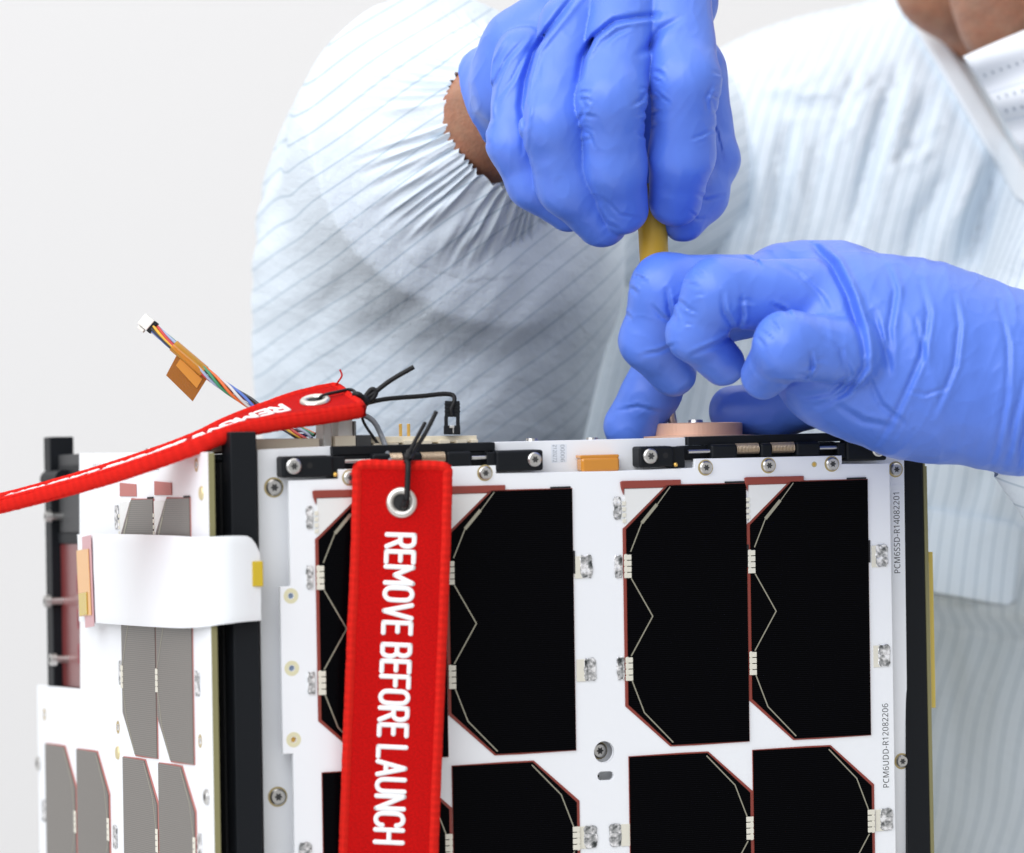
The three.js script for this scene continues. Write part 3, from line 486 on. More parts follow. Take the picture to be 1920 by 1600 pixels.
// joint: [px, py, Z, radius in px]  ->  mm
const J = ([px, py, Z, r]) => { const p = pv(px, py, Z); return [p.x, p.y, p.z, r * (REACH - Z) / F_PX]; };
function bone(A, B) {                                                 // tapered capsule
  const [ax, ay, az, ra] = A, [bx, by, bz, rb] = B, dx = bx - ax, dy = by - ay, dz = bz - az, dd = dx * dx + dy * dy + dz * dz || 1e-9;
  return (x, y, z) => { const px = x - ax, py = y - ay, pz = z - az; let h = (px * dx + py * dy + pz * dz) / dd; h = h < 0 ? 0 : h > 1 ? 1 : h; return Math.hypot(px - dx * h, py - dy * h, pz - dz * h) - (ra + (rb - ra) * h); };
}
const chain = (joints) => { const j = joints.map(J), out = []; for (let i = 0; i < j.length - 1; i++) out.push(bone(j[i], j[i + 1])); return out; };
const blend = (list, k) => (x, y, z) => { let d = list[0](x, y, z); for (let i = 1; i < list.length; i++) d = smin(d, list[i](x, y, z), k); return d; };
const ellipsoid = ([cx, cy, cz], [rx, ry, rz]) => (x, y, z) => { const k0 = Math.hypot((x - cx) / rx, (y - cy) / ry, (z - cz) / rz), k1 = Math.hypot((x - cx) / (rx * rx), (y - cy) / (ry * ry), (z - cz) / (rz * rz)) || 1e-9; return k0 * (k0 - 1) / k1; };
// creases: folds pressed into the cloth or rubber along lines on the side towards +Z; [points in px, Z, width px, depth mm, lip mm]
function creaser(list, Z0) {
  const cr = list.map(({ p, w, d, lip = 0.6, z = Z0 }) => { const s = (REACH - Z0) / F_PX, q = p.map(([x, y]) => [(x - 960) * s, (800 - y) * s]); let L = 0; const acc = [0]; for (let i = 1; i < q.length; i++) { L += Math.hypot(q[i][0] - q[i - 1][0], q[i][1] - q[i - 1][1]); acc.push(L); } const xs = q.map((a) => a[0]), ys = q.map((a) => a[1]), m = w * s * 3.2; return { q, acc, L, w: w * s, d, lip, z, x0: Math.min(...xs) - m, x1: Math.max(...xs) + m, y0: Math.min(...ys) - m, y1: Math.max(...ys) + m }; });
  return (x, y, z) => {
    let out = 0;
    for (const c of cr) {
      if (x < c.x0 || x > c.x1 || y < c.y0 || y > c.y1 || z < c.z - 14) continue;
      let best = 1e9, sd = 0, at_ = 0;
      for (let i = 0; i < c.q.length - 1; i++) { const [ax, ay] = c.q[i], [bx, by] = c.q[i + 1], dx = bx - ax, dy = by - ay, l2 = dx * dx + dy * dy; let t = ((x - ax) * dx + (y - ay) * dy) / l2; t = t < 0 ? 0 : t > 1 ? 1 : t; const ex = x - ax - dx * t, ey = y - ay - dy * t, e = ex * ex + ey * ey; if (e < best) { best = e; sd = Math.sign(dx * ey - dy * ex); at_ = c.acc[i] + t * Math.sqrt(l2); } }
      const r = Math.sqrt(best) / c.w; if (r > 3.2) continue;
      const u = at_ / c.L, fade = Math.pow(Math.max(0, Math.sin(Math.PI * (0.04 + 0.92 * u))), 0.7), zf = Math.min(1, (z - c.z + 14) / 8);
      out += zf * fade * c.d * (Math.exp(-r * r * 1.6) - c.lip * Math.exp(-((sd * r - 1.25) ** 2) * 1.7));
    }
    return out;
  };
}
const toWorldGeo = (g) => { g.applyMatrix4(toSat); return g; };
const person = thing('person', 'person in white clean-room gown and blue gloves bent over the satellite', 'person', V3(0, 0, -60).applyMatrix4(toSat));
const put = (name, geo, mat, parent = person) => { const g = toWorldGeo(geo); const b = person.userData.base; g.translate(-b.x, -b.y, -b.z); g.scale(MM, MM, MM); const m = new THREE.Mesh(g, mat); m.name = name; m.castShadow = m.receiveShadow = true; parent.add(m); return m; };
const gloveMat = phys(lin(0.10, 0.215, 0.77), 0.39, { ior: 1.55, sheen: 0.25, sheenColor: lin(0.75, 0.8, 1), sheenRoughness: 0.45 });

const ridged = (n) => { const r = 1 - Math.abs(n) * 2.2; return r > 0 ? r * r : 0; };
function puckers(fingers, from, n = 5) {                              // short tucks of loose rubber along both sides of a finger, near its middle joint
  const out = [];
  fingers.forEach((f, k) => { const [ax, ay, az, r] = f[from], [bx, by, bz] = f[from + 1], L = Math.hypot(bx - ax, by - ay) || 1, tx = (bx - ax) / L, ty = (by - ay) / L;
    for (const s of [-1, 1]) for (let i = 0; i < n; i++) { const u = -16 + (L * 0.75 + 16) * (i + 0.6 * rnd()) / n, len = r * (0.2 + 0.25 * rnd()), e = r * 1.02, cx = ax + tx * u - ty * s * e, cy = ay + ty * u + tx * s * e, dy = (rnd() - 0.3) * len * 0.8; out.push({ p: [[cx, cy], [cx + ty * s * len * 0.5 + tx * dy * 0.3, cy - tx * s * len * 0.5 + ty * dy * 0.3], [cx + ty * s * len + tx * dy, cy - tx * s * len + ty * dy]], w: 3.2 + 2.4 * rnd(), d: 0.3 + 0.4 * rnd(), z: az - 12 }); } });
  return out;
}
function glove(palm, fingers, creases, o) {
  const P = blend(palm, o.kp ?? 8), Fs = fingers.map((f) => blend(chain(f), 3.2)), C = creaser(creases, o.z0), cut = o.cut;
  return (x, y, z, rough) => {
    let d = P(x, y, z), df = 1e9; for (const f of Fs) df = smin(df, f(x, y, z), 0.7);
    d = smin(d, df, 2.6);
    if (cut) d = Math.max(d, cut(x, y, z));
    if (rough || d > 3.5 || d < -4) return d;
    return d + C(x, y, z) + 0.2 * noise(x * 0.12, y * 0.12, z * 0.12) + o.wrinkle(x, y, z);
  };
}
const planeCut = (p, n) => { const a = pv(...p), m = V3(...n).normalize(); return (x, y, z) => (x - a.x) * m.x + (y - a.y) * m.y + (z - a.z) * m.z; };
{ // right hand, gripping the yellow handle from above
  const palm = [bone(J([948, 186, -46, 111]), J([1030, 120, -22, 100])), bone(J([985, 95, -20, 84]), J([1120, 20, -14, 92])), bone(J([1120, 10, -16, 92]), J([1265, 0, -12, 82])), bone(J([960, 170, -22, 70]), J([1080, 150, -16, 80])), bone(J([1090, 110, -20, 90]), J([1290, 130, -26, 70])), bone(J([1210, 130, -26, 70]), J([1228, 340, -20, 44]))];
  const fingers = [
    [[1258, -10, 6, 74], [1286, 150, 24, 63], [1279, 290, 15, 59], [1266, 375, 3, 50]],
    [[1172, 15, 12, 66], [1147, 185, 30, 62], [1153, 310, 20, 57], [1166, 390, 8, 50]],
    [[1075, 50, 8, 66], [1036, 230, 22, 60], [1065, 345, 13, 58], [1128, 414, 3, 50]],
    [[985, 110, -4, 60], [966, 270, 6, 50], [1000, 345, 3, 46], [1065, 395, -2, 40]],
    [[1310, 140, -30, 52], [1338, 300, -20, 46], [1318, 370, -13, 43], [1282, 412, -7, 42]],
  ];
  const creases = [
    { p: [[1090, -20], [1040, 45], [1000, 95], [984, 150], [978, 200], [982, 240]], w: 9, d: 3.0, lip: 0.4 }, { p: [[1230, 35], [1150, 50], [1112, 78], [1090, 115], [1082, 160]], w: 8, d: 2.8, lip: 0.4 },
    { p: [[945, 55], [912, 110], [905, 165], [918, 225]], w: 7, d: 1.8 }, { p: [[890, 60], [876, 110], [880, 180], [905, 240]], w: 7, d: 1.5 }, { p: [[985, 70], [950, 110], [925, 160], [915, 220]], w: 6, d: 0.8 },
    { p: [[1010, 55], [985, 100], [960, 150], [930, 190]], w: 6, d: 0.6 }, { p: [[880, 200], [893, 240], [915, 272]], w: 6, d: 0.8 }, { p: [[925, 30], [880, 60], [860, 95]], w: 8, d: 0.7 },
    { p: [[1085, 190], [1096, 214], [1084, 236]], w: 5, d: 0.6 }, { p: [[1085, 250], [1104, 262], [1112, 285]], w: 4, d: 0.5 }, { p: [[1212, 180], [1196, 200], [1180, 212]], w: 5, d: 0.6 }, { p: [[1216, 205], [1205, 222], [1190, 228]], w: 4, d: 0.5 },
    { p: [[1330, 170], [1318, 195], [1322, 215]], w: 5, d: 0.7 }, { p: [[1332, 250], [1310, 262], [1292, 268]], w: 4, d: 0.5 }, { p: [[1225, 180], [1240, 195], [1250, 202]], w: 4, d: 0.5 },
    { p: [[1270, 45], [1235, 65], [1212, 100], [1196, 112]], w: 10, d: 1.8, lip: 0.15 }, { p: [[1120, 395], [1135, 420], [1160, 432]], w: 5, d: 0.6 }, { p: [[1130, 375], [1160, 405], [1200, 412]], w: 4, d: 0.35 },
    { p: [[1300, 365], [1330, 372], [1362, 362]], w: 5, d: 0.5, z: -20 }, { p: [[1290, 395], [1310, 408], [1330, 405]], w: 4, d: 0.4, z: -20 }, { p: [[1330, 200], [1350, 240], [1362, 300]], w: 5, d: 0.5, z: -20 },
    { p: [[1000, 160], [985, 230], [978, 290]], w: 6, d: 0.7 }, { p: [[1180, 60], [1150, 75], [1130, 95]], w: 6, d: 0.5 },
  ];
  creases.push(...puckers(fingers.slice(0, 2), 1));
  const wrinkle = (x, y, z) => { const m = Math.min(1, Math.max(0, (-x - 2) / 12)) * 0.5 + 0.12; return -m * 0.55 * ridged(noise((x * 0.85 - y * 0.5) * 0.16, (x * 0.5 + y * 0.85) * 0.05, z * 0.05)) - 0.12 * ridged(noise(x * 0.22 + 9, y * 0.12, z * 0.1)); };
  const f = glove(palm, fingers, creases, { z0: 8, wrinkle, cut: planeCut([864, 212, -26], [-0.86, -0.36, -0.36]) });
  const lo = pv(820, 480, -30), hi = pv(1410, -170, 40);
  put('glove', surfaceNets(f, [lo.x, lo.y, -52], [hi.x, hi.y, 46], 0.75), gloveMat);
}
{ // left hand, fingers curled over the copper disc
  const palm = [bone(J([2060, 752, 20, 168]), J([1720, 676, 20, 176])), bone(J([1720, 676, 20, 176]), J([1600, 640, 20, 166])), bone(J([1600, 640, 18, 162]), J([1500, 560, 8, 100])), bone(J([1560, 560, 5, 106]), J([1460, 540, 2, 74]))];
  const fingers = [
    [[1600, 660, 46, 62], [1478, 648, 54, 62], [1432, 706, 38, 43]],
    [[1510, 560, 30, 74], [1345, 548, 40, 62], [1302, 625, 34, 50], [1355, 682, 24, 42]],
    [[1450, 545, 12, 68], [1248, 542, 18, 64], [1216, 640, 12, 52], [1262, 700, 4, 44]],
    [[1430, 560, -8, 66], [1275, 605, -8, 60], [1222, 735, -14, 52], [1186, 800, -18, 54]],
    [[1580, 715, -6, 74], [1455, 768, -22, 52], [1376, 770, -27, 47]],
  ];
  const creases = [
    { p: [[1530, 462], [1556, 500], [1580, 560], [1598, 625], [1604, 665]], w: 11, d: 3.0 }, { p: [[1604, 640], [1606, 690], [1575, 735], [1530, 760]], w: 9, d: 1.4 }, { p: [[1560, 665], [1580, 705], [1545, 738], [1500, 745]], w: 8, d: 1.0 },
    { p: [[1655, 505], [1666, 550], [1652, 620], [1655, 690]], w: 8, d: 1.0 }, { p: [[1715, 530], [1725, 590], [1712, 670], [1670, 770], [1640, 830]], w: 8, d: 1.0 }, { p: [[1775, 555], [1782, 610], [1772, 690], [1735, 780]], w: 7, d: 0.8 },
    { p: [[1625, 590], [1638, 640], [1655, 700]], w: 8, d: 1.1 }, { p: [[1700, 600], [1712, 650], [1720, 700]], w: 6, d: 0.7 }, { p: [[1760, 728], [1720, 742], [1690, 735]], w: 5, d: 0.5 }, { p: [[1860, 570], [1872, 650], [1870, 740], [1850, 880]], w: 7, d: 0.7 },
    { p: [[1905, 700], [1885, 790], [1875, 880]], w: 8, d: 0.8 }, { p: [[1915, 760], [1903, 830], [1900, 890]], w: 6, d: 0.8 }, { p: [[1610, 700], [1640, 760], [1690, 800]], w: 7, d: 0.7 }, { p: [[1560, 760], [1610, 790], [1660, 800]], w: 8, d: 0.8 },
    { p: [[1503, 664], [1508, 690], [1500, 708]], w: 5, d: 1.1 }, { p: [[1440, 718], [1470, 722], [1495, 714]], w: 5, d: 0.6 }, { p: [[1345, 555], [1350, 590], [1372, 622]], w: 6, d: 1.0 }, { p: [[1382, 560], [1384, 600], [1378, 625]], w: 6, d: 0.8 }, { p: [[1292, 668], [1335, 650], [1370, 632]], w: 6, d: 0.9 },
    { p: [[1248, 545], [1254, 580], [1262, 606]], w: 6, d: 1.0 }, { p: [[1222, 575], [1240, 595], [1258, 605]], w: 5, d: 0.6 }, { p: [[1205, 665], [1235, 660], [1262, 648]], w: 5, d: 0.6 }, { p: [[1450, 500], [1490, 520], [1530, 560], [1545, 590]], w: 8, d: 0.7 }, { p: [[1440, 575], [1462, 586], [1470, 600]], w: 5, d: 0.9 },
    { p: [[1395, 480], [1412, 492], [1420, 505]], w: 5, d: 0.6 }, { p: [[1530, 640], [1560, 660], [1565, 690]], w: 6, d: 0.6 }, { p: [[1160, 770], [1200, 762], [1250, 775]], w: 5, d: 0.4, z: -25 },
  ];
  creases.push(...puckers(fingers.slice(0, 3), 1, 3));
  const wrinkle = (x, y, z) => { const m = Math.min(1, Math.max(0, (x - 84) / 20)); return -m * (0.42 * ridged(noise((x + 0.25 * y) * 0.085, (y - 0.2 * x) * 0.03, z * 0.03)) + 0.14 * ridged(noise((x - 0.3 * y) * 0.2, y * 0.06 + 4, z * 0.05))) - 0.12 * ridged(noise(x * 0.16, y * 0.16 + 7, z * 0.1)); };
  const f = glove(palm, fingers, creases, { z0: 20, wrinkle, cut: planeCut([1985, 735, 20], [1, -0.15, 0]) });
  const lo = pv(1105, 905, 20), hi = pv(2040, 410, 20);
  put('glove', surfaceNets(f, [lo.x, lo.y, -44], [hi.x, hi.y, 66], 0.8), gloveMat);
}
{ // screwdriver
  const a = pv(1220, 345, -6), b = pv(1226, 470, -6), c = pv(1232, 610, -6), e = pv(1262, 795, -14);
  const t = thing('screwdriver', 'yellow handled screwdriver held upright between the two gloves', 'screwdriver', b.clone().applyMatrix4(toSat));
  const W = (p) => p.clone().applyMatrix4(toSat);
  obj('handle', [rod(W(a), W(b), 4.75, 20, 4.6), rod(W(b), W(c), 4.6, 20, 3.9), rod(W(c), W(pv(1234, 640, -7)), 3.9, 20, 2.4)], M.yellow, t);
  obj('shaft', rod(W(pv(1234, 640, -7)), W(e), 1.5, 10), M.steel, t);
}

// ------------------------------------------------------------------ the gown
function stripeTexture(line, paper) { return dataTexture(128, 64, (u, v) => { const d = Math.abs(u - 0.5), k = Math.max(0, 1 - d / 0.085), w = 0.7 * k * k * (3 - 2 * k), n = 0.02 * (rnd() - 0.5), h = 0; return [0, 1, 2].map((i) => paper[i] * (1 - w) + line[i] * w + n - h); }, true); }
const gownTex = stripeTexture([0.66, 0.73, 0.785], [0.87, 0.907, 0.94]);
const clothBump = dataTexture(256, 256, (u, v) => 0.5 + 0.3 * fbm(u * 9, v * 9, 8.1) + 0.12 * (rnd() - 0.5));
const gownMat = phys(0xffffff, 0.95, { map: gownTex, specularIntensity: 0.25, bumpMap: scaled(clothBump, 0.16), bumpScale: 0.0005 });
const bodyTex = stripeTexture([0.56, 0.64, 0.70], [0.87, 0.907, 0.94]);
const gownBodyMat = phys(0xffffff, 0.95, { map: bodyTex, specularIntensity: 0.25, bumpMap: scaled(clothBump, 0.16), bumpScale: 0.0005 });
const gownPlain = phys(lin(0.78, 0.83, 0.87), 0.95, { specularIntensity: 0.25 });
const clothUV = (g, dir, period, bend = 0) => { const p = g.attributes.position, uv = new Float32Array(p.count * 2); for (let i = 0; i < p.count; i++) { const x = p.getX(i), y = p.getY(i), z = p.getZ(i); const u = x * dir[0] + y * dir[1] + z * dir[2], v = -x * dir[1] + y * dir[0]; uv[2 * i] = (u + bend * v * v + 1.2 * noise(x * 0.02, y * 0.02, z * 0.02) * 3) / period; uv[2 * i + 1] = v / period; } g.setAttribute('uv', new THREE.BufferAttribute(uv, 2)); return g; };
const E = (px, py, Z, rx, ry, rz) => { const c = pv(px, py, Z), s = (REACH - Z) / F_PX; return ellipsoid([c.x, c.y, c.z], [rx * s, ry * s, rz]); };
const cuffC = pv(950, 224, -66), cuffAxis = V3(0.50, 0.22, 0.84).normalize();      // the sleeve's mouth and the way it faces
let torsoField;
{ // right sleeve: a wide bag hanging from the raised arm, gathered at the wrist
  const parts = [E(780, 292, -160, 240, 238, 74), E(765, 500, -165, 288, 262, 80), E(800, 730, -180, 290, 300, 76), E(905, 500, -165, 262, 240, 76), E(790, 760, -180, 262, 240, 70), bone(J([900, 300, -190, 200]), J([1480, 340, -315, 230]))];
  const neck = bone([cuffC.x - 34 * cuffAxis.x, cuffC.y - 34 * cuffAxis.y, cuffC.z - 36 * cuffAxis.z, 54], [cuffC.x - 14 * cuffAxis.x, cuffC.y - 14 * cuffAxis.y, cuffC.z - 14 * cuffAxis.z, 23.5]);
  const body = blend(parts, 26);
  const C = creaser([
    { p: [[980, 420], [900, 480], [820, 560], [720, 640]], w: 30, d: 0.83, lip: 0.3 }, { p: [[800, 330], [700, 380], [600, 440]], w: 30, d: 0.61, lip: 0.3 }, { p: [[1040, 460], [980, 560], [900, 660], [800, 740]], w: 34, d: 1.10, lip: 0.3 }, { p: [[1120, 480], [1060, 580], [1000, 680]], w: 26, d: 0.83, lip: 0.3 }, { p: [[830, 260], [760, 280], [690, 290]], w: 20, d: 0.44, lip: 0.3 },
    { p: [[820, 180], [740, 190], [660, 230]], w: 22, d: 0.39, lip: 0.3 }, { p: [[700, 500], [620, 580], [560, 660]], w: 30, d: 0.55, lip: 0.3 }, { p: [[960, 440], [930, 540], [860, 600]], w: 18, d: 0.44, lip: 0.3 }, { p: [[870, 400], [800, 440], [740, 500]], w: 16, d: 0.39, lip: 0.3 }, { p: [[1000, 620], [900, 720], [800, 800]], w: 30, d: 0.83, lip: 0.3 },
  ], -150);
  const U1 = V3(0, 1, 0).cross(cuffAxis).normalize(), U2 = cuffAxis.clone().cross(U1);
  const f = (x, y, z, rough) => {
    let d = smin(body(x, y, z), neck(x, y, z), 20);
    const ex = x - cuffC.x, ey = y - cuffC.y, ez = z - cuffC.z, al = ex * cuffAxis.x + ey * cuffAxis.y + ez * cuffAxis.z; d = Math.max(d, al + 11 > 0 && Math.hypot(ex, ey, ez) < 34 ? al + 11 : -1e9);
    if (rough || Math.abs(d) > 10) return d;
    const s = x * 0.6 + y * 0.8;
    const g1 = ex * U1.x + ey * U1.y + ez * U1.z, g2 = ex * U2.x + ey * U2.y + ez * U2.z, th = Math.atan2(g2, g1), rr = Math.hypot(g1, g2), gather = Math.exp(-Math.max(0, rr - 24) / 16) * Math.min(1, rr / 20);
    return d + C(x, y, z) + 1.3 * noise(x * 0.016, y * 0.018, z * 0.018) + 0.7 * noise(s * 0.05, (x * 0.8 - y * 0.6) * 0.02, z * 0.03) + gather * (1.1 * Math.sin(th * 17 + 2 * Math.sin(th * 3) + rr * 0.04) + 0.8 * noise(th * 6, rr * 0.06, 3));
  };
  const lo = pv(430, 1160, -170), hi = pv(1560, -20, -250);
  put('sleeve', clothUV(surfaceNets(f, [lo.x, lo.y, -270], [hi.x + 8, hi.y + 20, -40], 2.4), [-0.6, 0.79, 0.1], 6.2, 0.0006), gownMat);
  // gathered cuff
  const A = cuffAxis, pos = [], idx = [], uv = [], NA = 420, NT = 30;
  for (let i = 0; i <= NA; i++) for (let j = 0; j <= NT; j++) {
    const th = i / NA * Math.PI * 2, t = j / NT, ph = th * 44 + 3.4 * Math.sin(th * 5) + 2.0 * Math.sin(th * 11 + 1);
    let s, r; if (t < 0.62) { const q = t / 0.62; s = -32 + 33 * q; r = 22.5 + 24 * Math.pow(1 - q, 1.3); r += (1.0 * Math.sin(ph + 0.8 * Math.sin(q * 6)) + 0.5 * Math.sin(ph * 2.1 + q * 4)) * (0.15 + 0.85 * Math.sin(q * Math.PI * 0.75)) * (0.85 + 0.9 * noise(th * 5, q * 3, 5)) + 1.2 * (1 - q) * noise(th * 7, q * 2.5, 9); } else { const q = (t - 0.62) / 0.38; s = 1 + 1.6 * Math.sin(q * Math.PI) - 10 * q; r = 22.5 - 1.2 * Math.sin(q * Math.PI / 2) + 0.9 * Math.sin(ph) * (1 - q); }
    r *= 1 + 0.02 * noise(Math.cos(th) * 4, Math.sin(th) * 4, t * 3);
    const p = cuffC.clone().addScaledVector(A, s).addScaledVector(U1, r * Math.cos(th)).addScaledVector(U2, r * 1.05 * Math.sin(th));
    const q0 = t / 0.62; if (q0 < 0.55) { const w = p.clone().addScaledVector(A, 26); for (let k = 0; k < 60; k++) { const d = f(w.x, w.y, w.z); if (d < 0.25) break; w.addScaledVector(A, -Math.max(0.2, d * 0.6)); } if (q0 < 0.04) w.addScaledVector(A, -1.2); const m = Math.min(1, q0 / 0.55), e = m * m * (3 - 2 * m); p.lerp(w, 1 - e); }
    pos.push(p.x, p.y, p.z); uv.push(th * 5, t * 3);
  }
  for (let i = 0; i < NA; i++) for (let j = 0; j < NT; j++) { const a = i * (NT + 1) + j, b = a + NT + 1; idx.push(a, b, b + 1, a, b + 1, a + 1); }
  const g = new THREE.BufferGeometry(); g.setAttribute('position', new THREE.Float32BufferAttribute(pos, 3)); g.setAttribute('uv', new THREE.Float32BufferAttribute(uv, 2)); g.setIndex(idx); g.computeVertexNormals();
  put('cuff', clothUV(g, [-0.6, 0.79, 0.1], 6.2, 0.0006), gownMat);
}
{ // body of the gown
  const parts = [E(1620, 1150, -300, 620, 900, 95), E(1750, 560, -300, 470, 520, 92), bone(J([1460, 330, -285, 230]), J([1800, 240, -300, 250])), bone(J([1480, 360, -290, 240]), J([1420, 900, -300, 240])), bone(J([2100, 500, -230, 260]), J([2060, 700, -120, 230]))];
  const body = blend(parts, 30);
  const C = creaser([
    { p: [[1690, 120], [1665, 200], [1625, 320], [1590, 450]], w: 20, d: 7.2, lip: 0.5 }, { p: [[1870, 300], [1840, 400], [1800, 520]], w: 34, d: 13.0, lip: 0.5 }, { p: [[1480, 240], [1465, 330], [1455, 440]], w: 18, d: 5.8, lip: 0.5 }, { p: [[1750, 260], [1700, 290], [1668, 305]], w: 12, d: 4.3, lip: 0.5 }, { p: [[1740, 180], [1735, 210], [1700, 270]], w: 22, d: 4.3, lip: 0.5 }, { p: [[1780, 320], [1720, 420], [1690, 520]], w: 30, d: 7.2, lip: 0.5 },
    { p: [[1330, 420], [1300, 560], [1240, 720], [1200, 800]], w: 40, d: 7.2, lip: 0.5 }, { p: [[1190, 520], [1110, 640], [1010, 800]], w: 30, d: 8.7, lip: 0.5 }, { p: [[1130, 640], [1120, 740], [1090, 820]], w: 24, d: 4.3, lip: 0.5 }, { p: [[1560, 60], [1500, 130], [1430, 150]], w: 16, d: 2.9, lip: 0.5 },
    { p: [[1880, 1150], [1850, 1300], [1830, 1600]], w: 40, d: 4.3, lip: 0.5 }, { p: [[1790, 1200], [1800, 1400], [1790, 1600]], w: 30, d: 2.9, lip: 0.5 }, { p: [[1830, 860], [1810, 960]], w: 30, d: 2.9, lip: 0.5 }, { p: [[1400, 300], [1390, 400], [1360, 460]], w: 24, d: 4.3, lip: 0.5 },
    { p: [[1420, 170], [1500, 200], [1580, 190]], w: 14, d: 2.4 }, { p: [[1360, 200], [1400, 300], [1395, 420]], w: 14, d: 3 }, { p: [[1530, 210], [1535, 300], [1520, 420]], w: 12, d: 2.4 }, { p: [[1620, 90], [1600, 160], [1560, 230]], w: 14, d: 2.6 }, { p: [[1660, 140], [1600, 200], [1540, 290]], w: 10, d: 2 },
  ], -235);
  const f = (x, y, z, rough) => { const hy = y + 0.20 * (x - 150), hm = Math.min(1, Math.max(0, (-62 - hy) / 9)), d = body(x, y, z) + 34 * hm * hm * (3 - 2 * hm); if (rough || Math.abs(d) > 12) return d; return d + C(x, y, z) + 2.4 * noise(x * 0.012, y * 0.012, z * 0.012) + 1.3 * noise((x * 0.9 + y * 0.4) * 0.05, (y * 0.9 - x * 0.4) * 0.012, z * 0.03); };
  torsoField = f;
  const lo = pv(960, 1720, -300), hi = pv(2130, -60, -300);
  const gown = put('gown', clothUV(surfaceNets(f, [lo.x, lo.y, -400], [hi.x, hi.y, -60], 4), [0.97, -0.22, 0.25], 4.8), gownBodyMat);
  // draped patches lie on the body
  const surf = (px, py) => { let Z = -60; for (let i = 0; i < 90; i++) { const p = pv(px, py, Z), d = f(p.x, p.y, p.z); if (d < 0.2) break; Z -= Math.max(0.4, d * 0.7); if (Z < -330) break; } return Z; };
  function patch(name, corners, thick, mat, o = {}) {                 // corners: four [px, py] of a quad, thickness in mm
    const n = o.n ?? 24, pos = [], uv = [], idx = [];
    for (let s = 0; s < 2; s++) for (let i = 0; i <= n; i++) for (let j = 0; j <= n; j++) {
      const a = i / n, b = j / n, q = [0, 1].map((k) => (corners[0][k] * (1 - a) + corners[1][k] * a) * (1 - b) + (corners[3][k] * (1 - a) + corners[2][k] * a) * b);
      if (o.round) { const rx = Math.max(0, Math.abs(a - 0.5) * 2 - 0.8) / 0.2, ry = Math.max(0, Math.abs(b - 0.5) * 2 - 0.8) / 0.2, over = Math.max(0, Math.hypot(rx, ry) - 1); q[0] -= Math.sign(a - 0.5) * over * o.round; q[1] -= Math.sign(b - 0.5) * over * o.round; }
      const edge = Math.min(1, 5 * Math.min(a, 1 - a, b, 1 - b)); const Z = surf(...q) + (o.sag ?? 0) * Math.pow(b, 1.6) * (s ? 0.4 : 1) + (s ? -2 : thick * (0.55 + 0.45 * Math.sqrt(edge))), p = pv(...q, Z); pos.push(p.x, p.y, p.z); uv.push((p.x * 0.97 - p.y * 0.22) / 4.8, p.y / 4.8);
    }
    const id = (s, i, j) => s * (n + 1) * (n + 1) + i * (n + 1) + j;
    for (let s = 0; s < 2; s++) for (let i = 0; i < n; i++) for (let j = 0; j < n; j++) { const q = [id(s, i, j), id(s, i, j + 1), id(s, i + 1, j + 1), id(s, i + 1, j)]; if (s) q.reverse(); idx.push(q[0], q[1], q[2], q[0], q[2], q[3]); }
    for (let i = 0; i < n; i++) for (const [a, b] of [[[i, 0], [i + 1, 0]], [[i + 1, n], [i, n]], [[0, i + 1], [0, i]], [[n, i], [n, i + 1]]]) { const q = [id(0, ...a), id(0, ...b), id(1, ...b), id(1, ...a)]; idx.push(q[0], q[1], q[2], q[0], q[2], q[3]); }
    const g = new THREE.BufferGeometry(); g.setAttribute('position', new THREE.Float32BufferAttribute(pos, 3)); g.setAttribute('uv', new THREE.Float32BufferAttribute(uv, 2)); g.setIndex(idx); g.computeVertexNormals();
    return put(name, g, mat, gown);
  }
  patch('pocket', [[1600, 930], [1925, 985], [1905, 1142], [1590, 1085]], 5, gownBodyMat, { round: 26, sag: 26 });
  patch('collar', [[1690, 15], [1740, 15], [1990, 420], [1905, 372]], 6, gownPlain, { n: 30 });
  patch('inner_collar', [[1735, 20], [1850, 60], [2010, 330], [1985, 420]], 2.5, phys(lin(0.66, 0.74, 0.79), 0.95, { specularIntensity: 0.25 }), { n: 24 });  // darker blue-grey cloth: the shade inside the collar is put into its colour
  put('sleeve', clothUV(surfaceNets(blend([bone(J([1985, 790, 10, 150]), J([2300, 860, -10, 220])), bone(J([1948, 860, 14, 62]), J([2010, 960, 6, 90]))], 12), [pv(1860, 0, 20).x, pv(0, 1100, 10).y, -50], [pv(2320, 0, 0).x, pv(0, 560, 0).y, 60], 2.5), [0.3, 0.9, 0.1], 6), gownMat, gown);
}
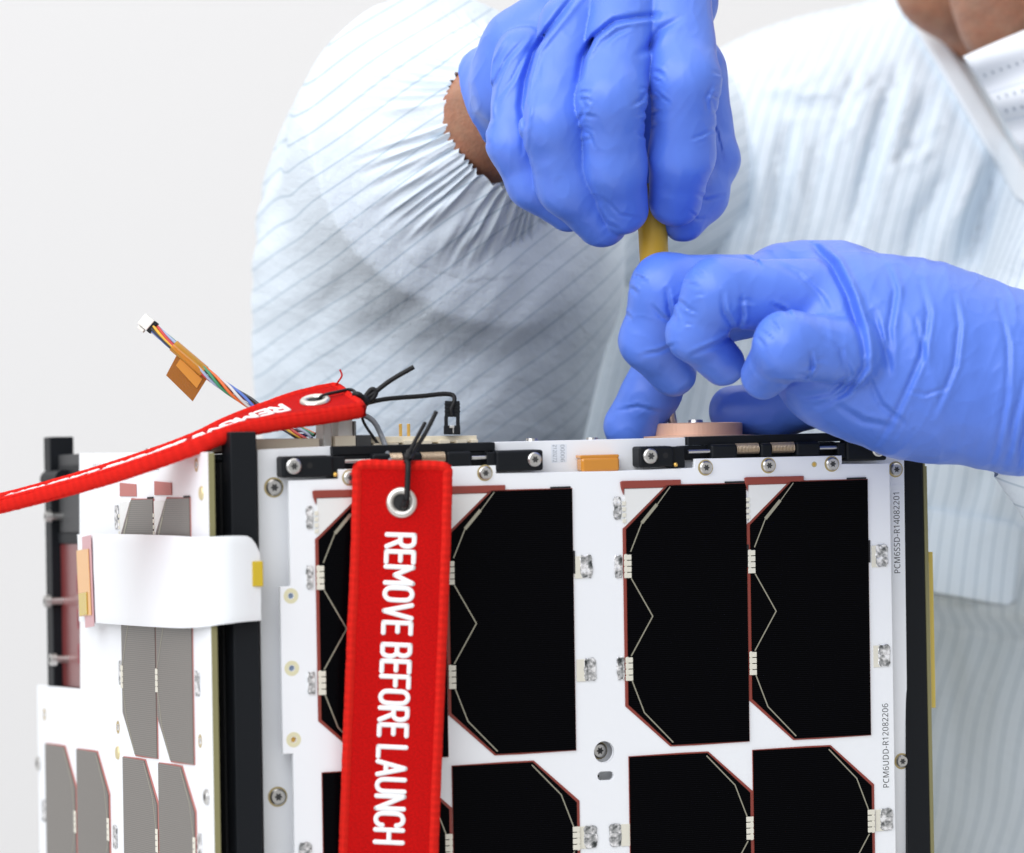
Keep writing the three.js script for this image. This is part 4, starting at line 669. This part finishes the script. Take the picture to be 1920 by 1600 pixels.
{ // skin: bent neck and jaw, and the right wrist between cuff and glove
  const skin = phys(0xffffff, 0.52, { map: dataTexture(256, 256, (u, v) => { const k = 1 + 0.10 * fbm(u * 7, v * 7, 1) + 0.05 * fbm(u * 40, v * 40, 4), b = 0.03 * fbm(u * 12, v * 12, 9); return [0.645 * k, (0.455 - b) * k, (0.355 - b) * k]; }, true), bumpMap: dataTexture(256, 256, (u, v) => 0.5 + 0.4 * fbm(u * 60, v * 60, 2)), bumpScale: 0.0002, sheen: 0.1, specularIntensity: 0.5 });
  const neck = blend([bone(J([1745, -150, -215, 80]), J([1772, -30, -222, 86])), bone(J([1770, -30, -225, 80]), J([1850, 60, -240, 70]))], 10);
  const jaw = blend([E(1935, -70, -180, 150, 205, 55), bone(J([1880, -120, -190, 100]), J([1905, 40, -175, 95]))], 12);
  const f = (x, y, z) => smin(neck(x, y, z), jaw(x, y, z), 3);
  const head = surfaceNets(f, [pv(1640, 0, -200).x, pv(0, 330, -230).y, -290], [pv(2120, 0, -200).x, pv(0, -330, -230).y, -90], 2.5);
  const arm = bone([...pv(975, 185, -44).toArray(), 16.6], [...cuffC.clone().addScaledVector(cuffAxis, -40).toArray(), 21.5]);
  const wl = pv(700, 420, -60), wh = pv(1000, 60, -60);
  const wrist = surfaceNets((x, y, z, r) => arm(x, y, z) + (r ? 0 : 0.3 * noise(x * 0.1, y * 0.1, z * 0.1)), [wl.x, wl.y, -110], [wh.x, wh.y, -2], 1.5);
  put('body', mergeGeometries([clean(clothUV(head, [1, 0, 0], 60)), clean(clothUV(wrist, [1, 0, 0], 60))]), skin);
}
{ // folded face mask across the jaw, with its rows of welded dots
  const mat = phys(0xffffff, 0.8, { map: canvasTexture(1024, 512, (c, W, H) => { c.fillStyle = '#eef1f5'; c.fillRect(0, 0, W, H); c.fillStyle = '#8d97a6'; for (const [y, r] of [[0.17, 4.0], [0.34, 4.6], [0.44, 4.6]]) for (let x = 40; x < W - 20; x += 44) { c.beginPath(); c.ellipse(x, y * H, r * 1.1, r * 1.6, 0, 0, 7); c.fill(); } c.fillStyle = '#d6dde6'; c.fillRect(0, 0.285 * H, W, 5); c.fillRect(0, 0.50 * H, W, 5); }) });
  const n = 40, pos = [], uv = [], idx = [], top = (a) => [1806 + 320 * a, 106 - 148 * a + 26 * a * a], bot = (a) => [1942 + 300 * a, 345 + 10 * a + 60 * a * a];
  for (let s = 0; s < 2; s++) for (let i = 0; i <= n; i++) for (let j = 0; j <= n; j++) {
    const a = i / n, b = j / n, t = top(a), u = bot(a), pl = 2.4 * Math.sin(b * 20), Z = -152 + 26 * Math.sin(Math.PI * Math.min(1, a * 0.9 + 0.05)) * (0.7 + 0.5 * Math.sin(Math.PI * b)) - 10 * b + pl - (s ? 1.4 : 0);
    const p = pv(t[0] * (1 - b) + u[0] * b + 8 * Math.sin(b * Math.PI), t[1] * (1 - b) + u[1] * b, Z); pos.push(p.x, p.y, p.z); uv.push(a * 0.9, 1 - b * 1.0);
  }
  const id = (s, i, j) => s * (n + 1) * (n + 1) + i * (n + 1) + j;
  for (let s = 0; s < 2; s++) for (let i = 0; i < n; i++) for (let j = 0; j < n; j++) { const q = [id(s, i, j), id(s, i, j + 1), id(s, i + 1, j + 1), id(s, i + 1, j)]; if (s) q.reverse(); idx.push(q[0], q[1], q[2], q[0], q[2], q[3]); }
  for (let i = 0; i < n; i++) for (const [a, b] of [[[i, 0], [i + 1, 0]], [[i + 1, n], [i, n]], [[0, i + 1], [0, i]], [[n, i], [n, i + 1]]]) { const q = [id(0, ...a), id(0, ...b), id(1, ...b), id(1, ...a)]; idx.push(q[0], q[1], q[2], q[0], q[2], q[3]); }
  const g = new THREE.BufferGeometry(); g.setAttribute('position', new THREE.Float32BufferAttribute(pos, 3)); g.setAttribute('uv', new THREE.Float32BufferAttribute(uv, 2)); g.setIndex(idx); g.computeVertexNormals();
  put('face_mask', g, mat);
}
renderer.render(scene, camera);
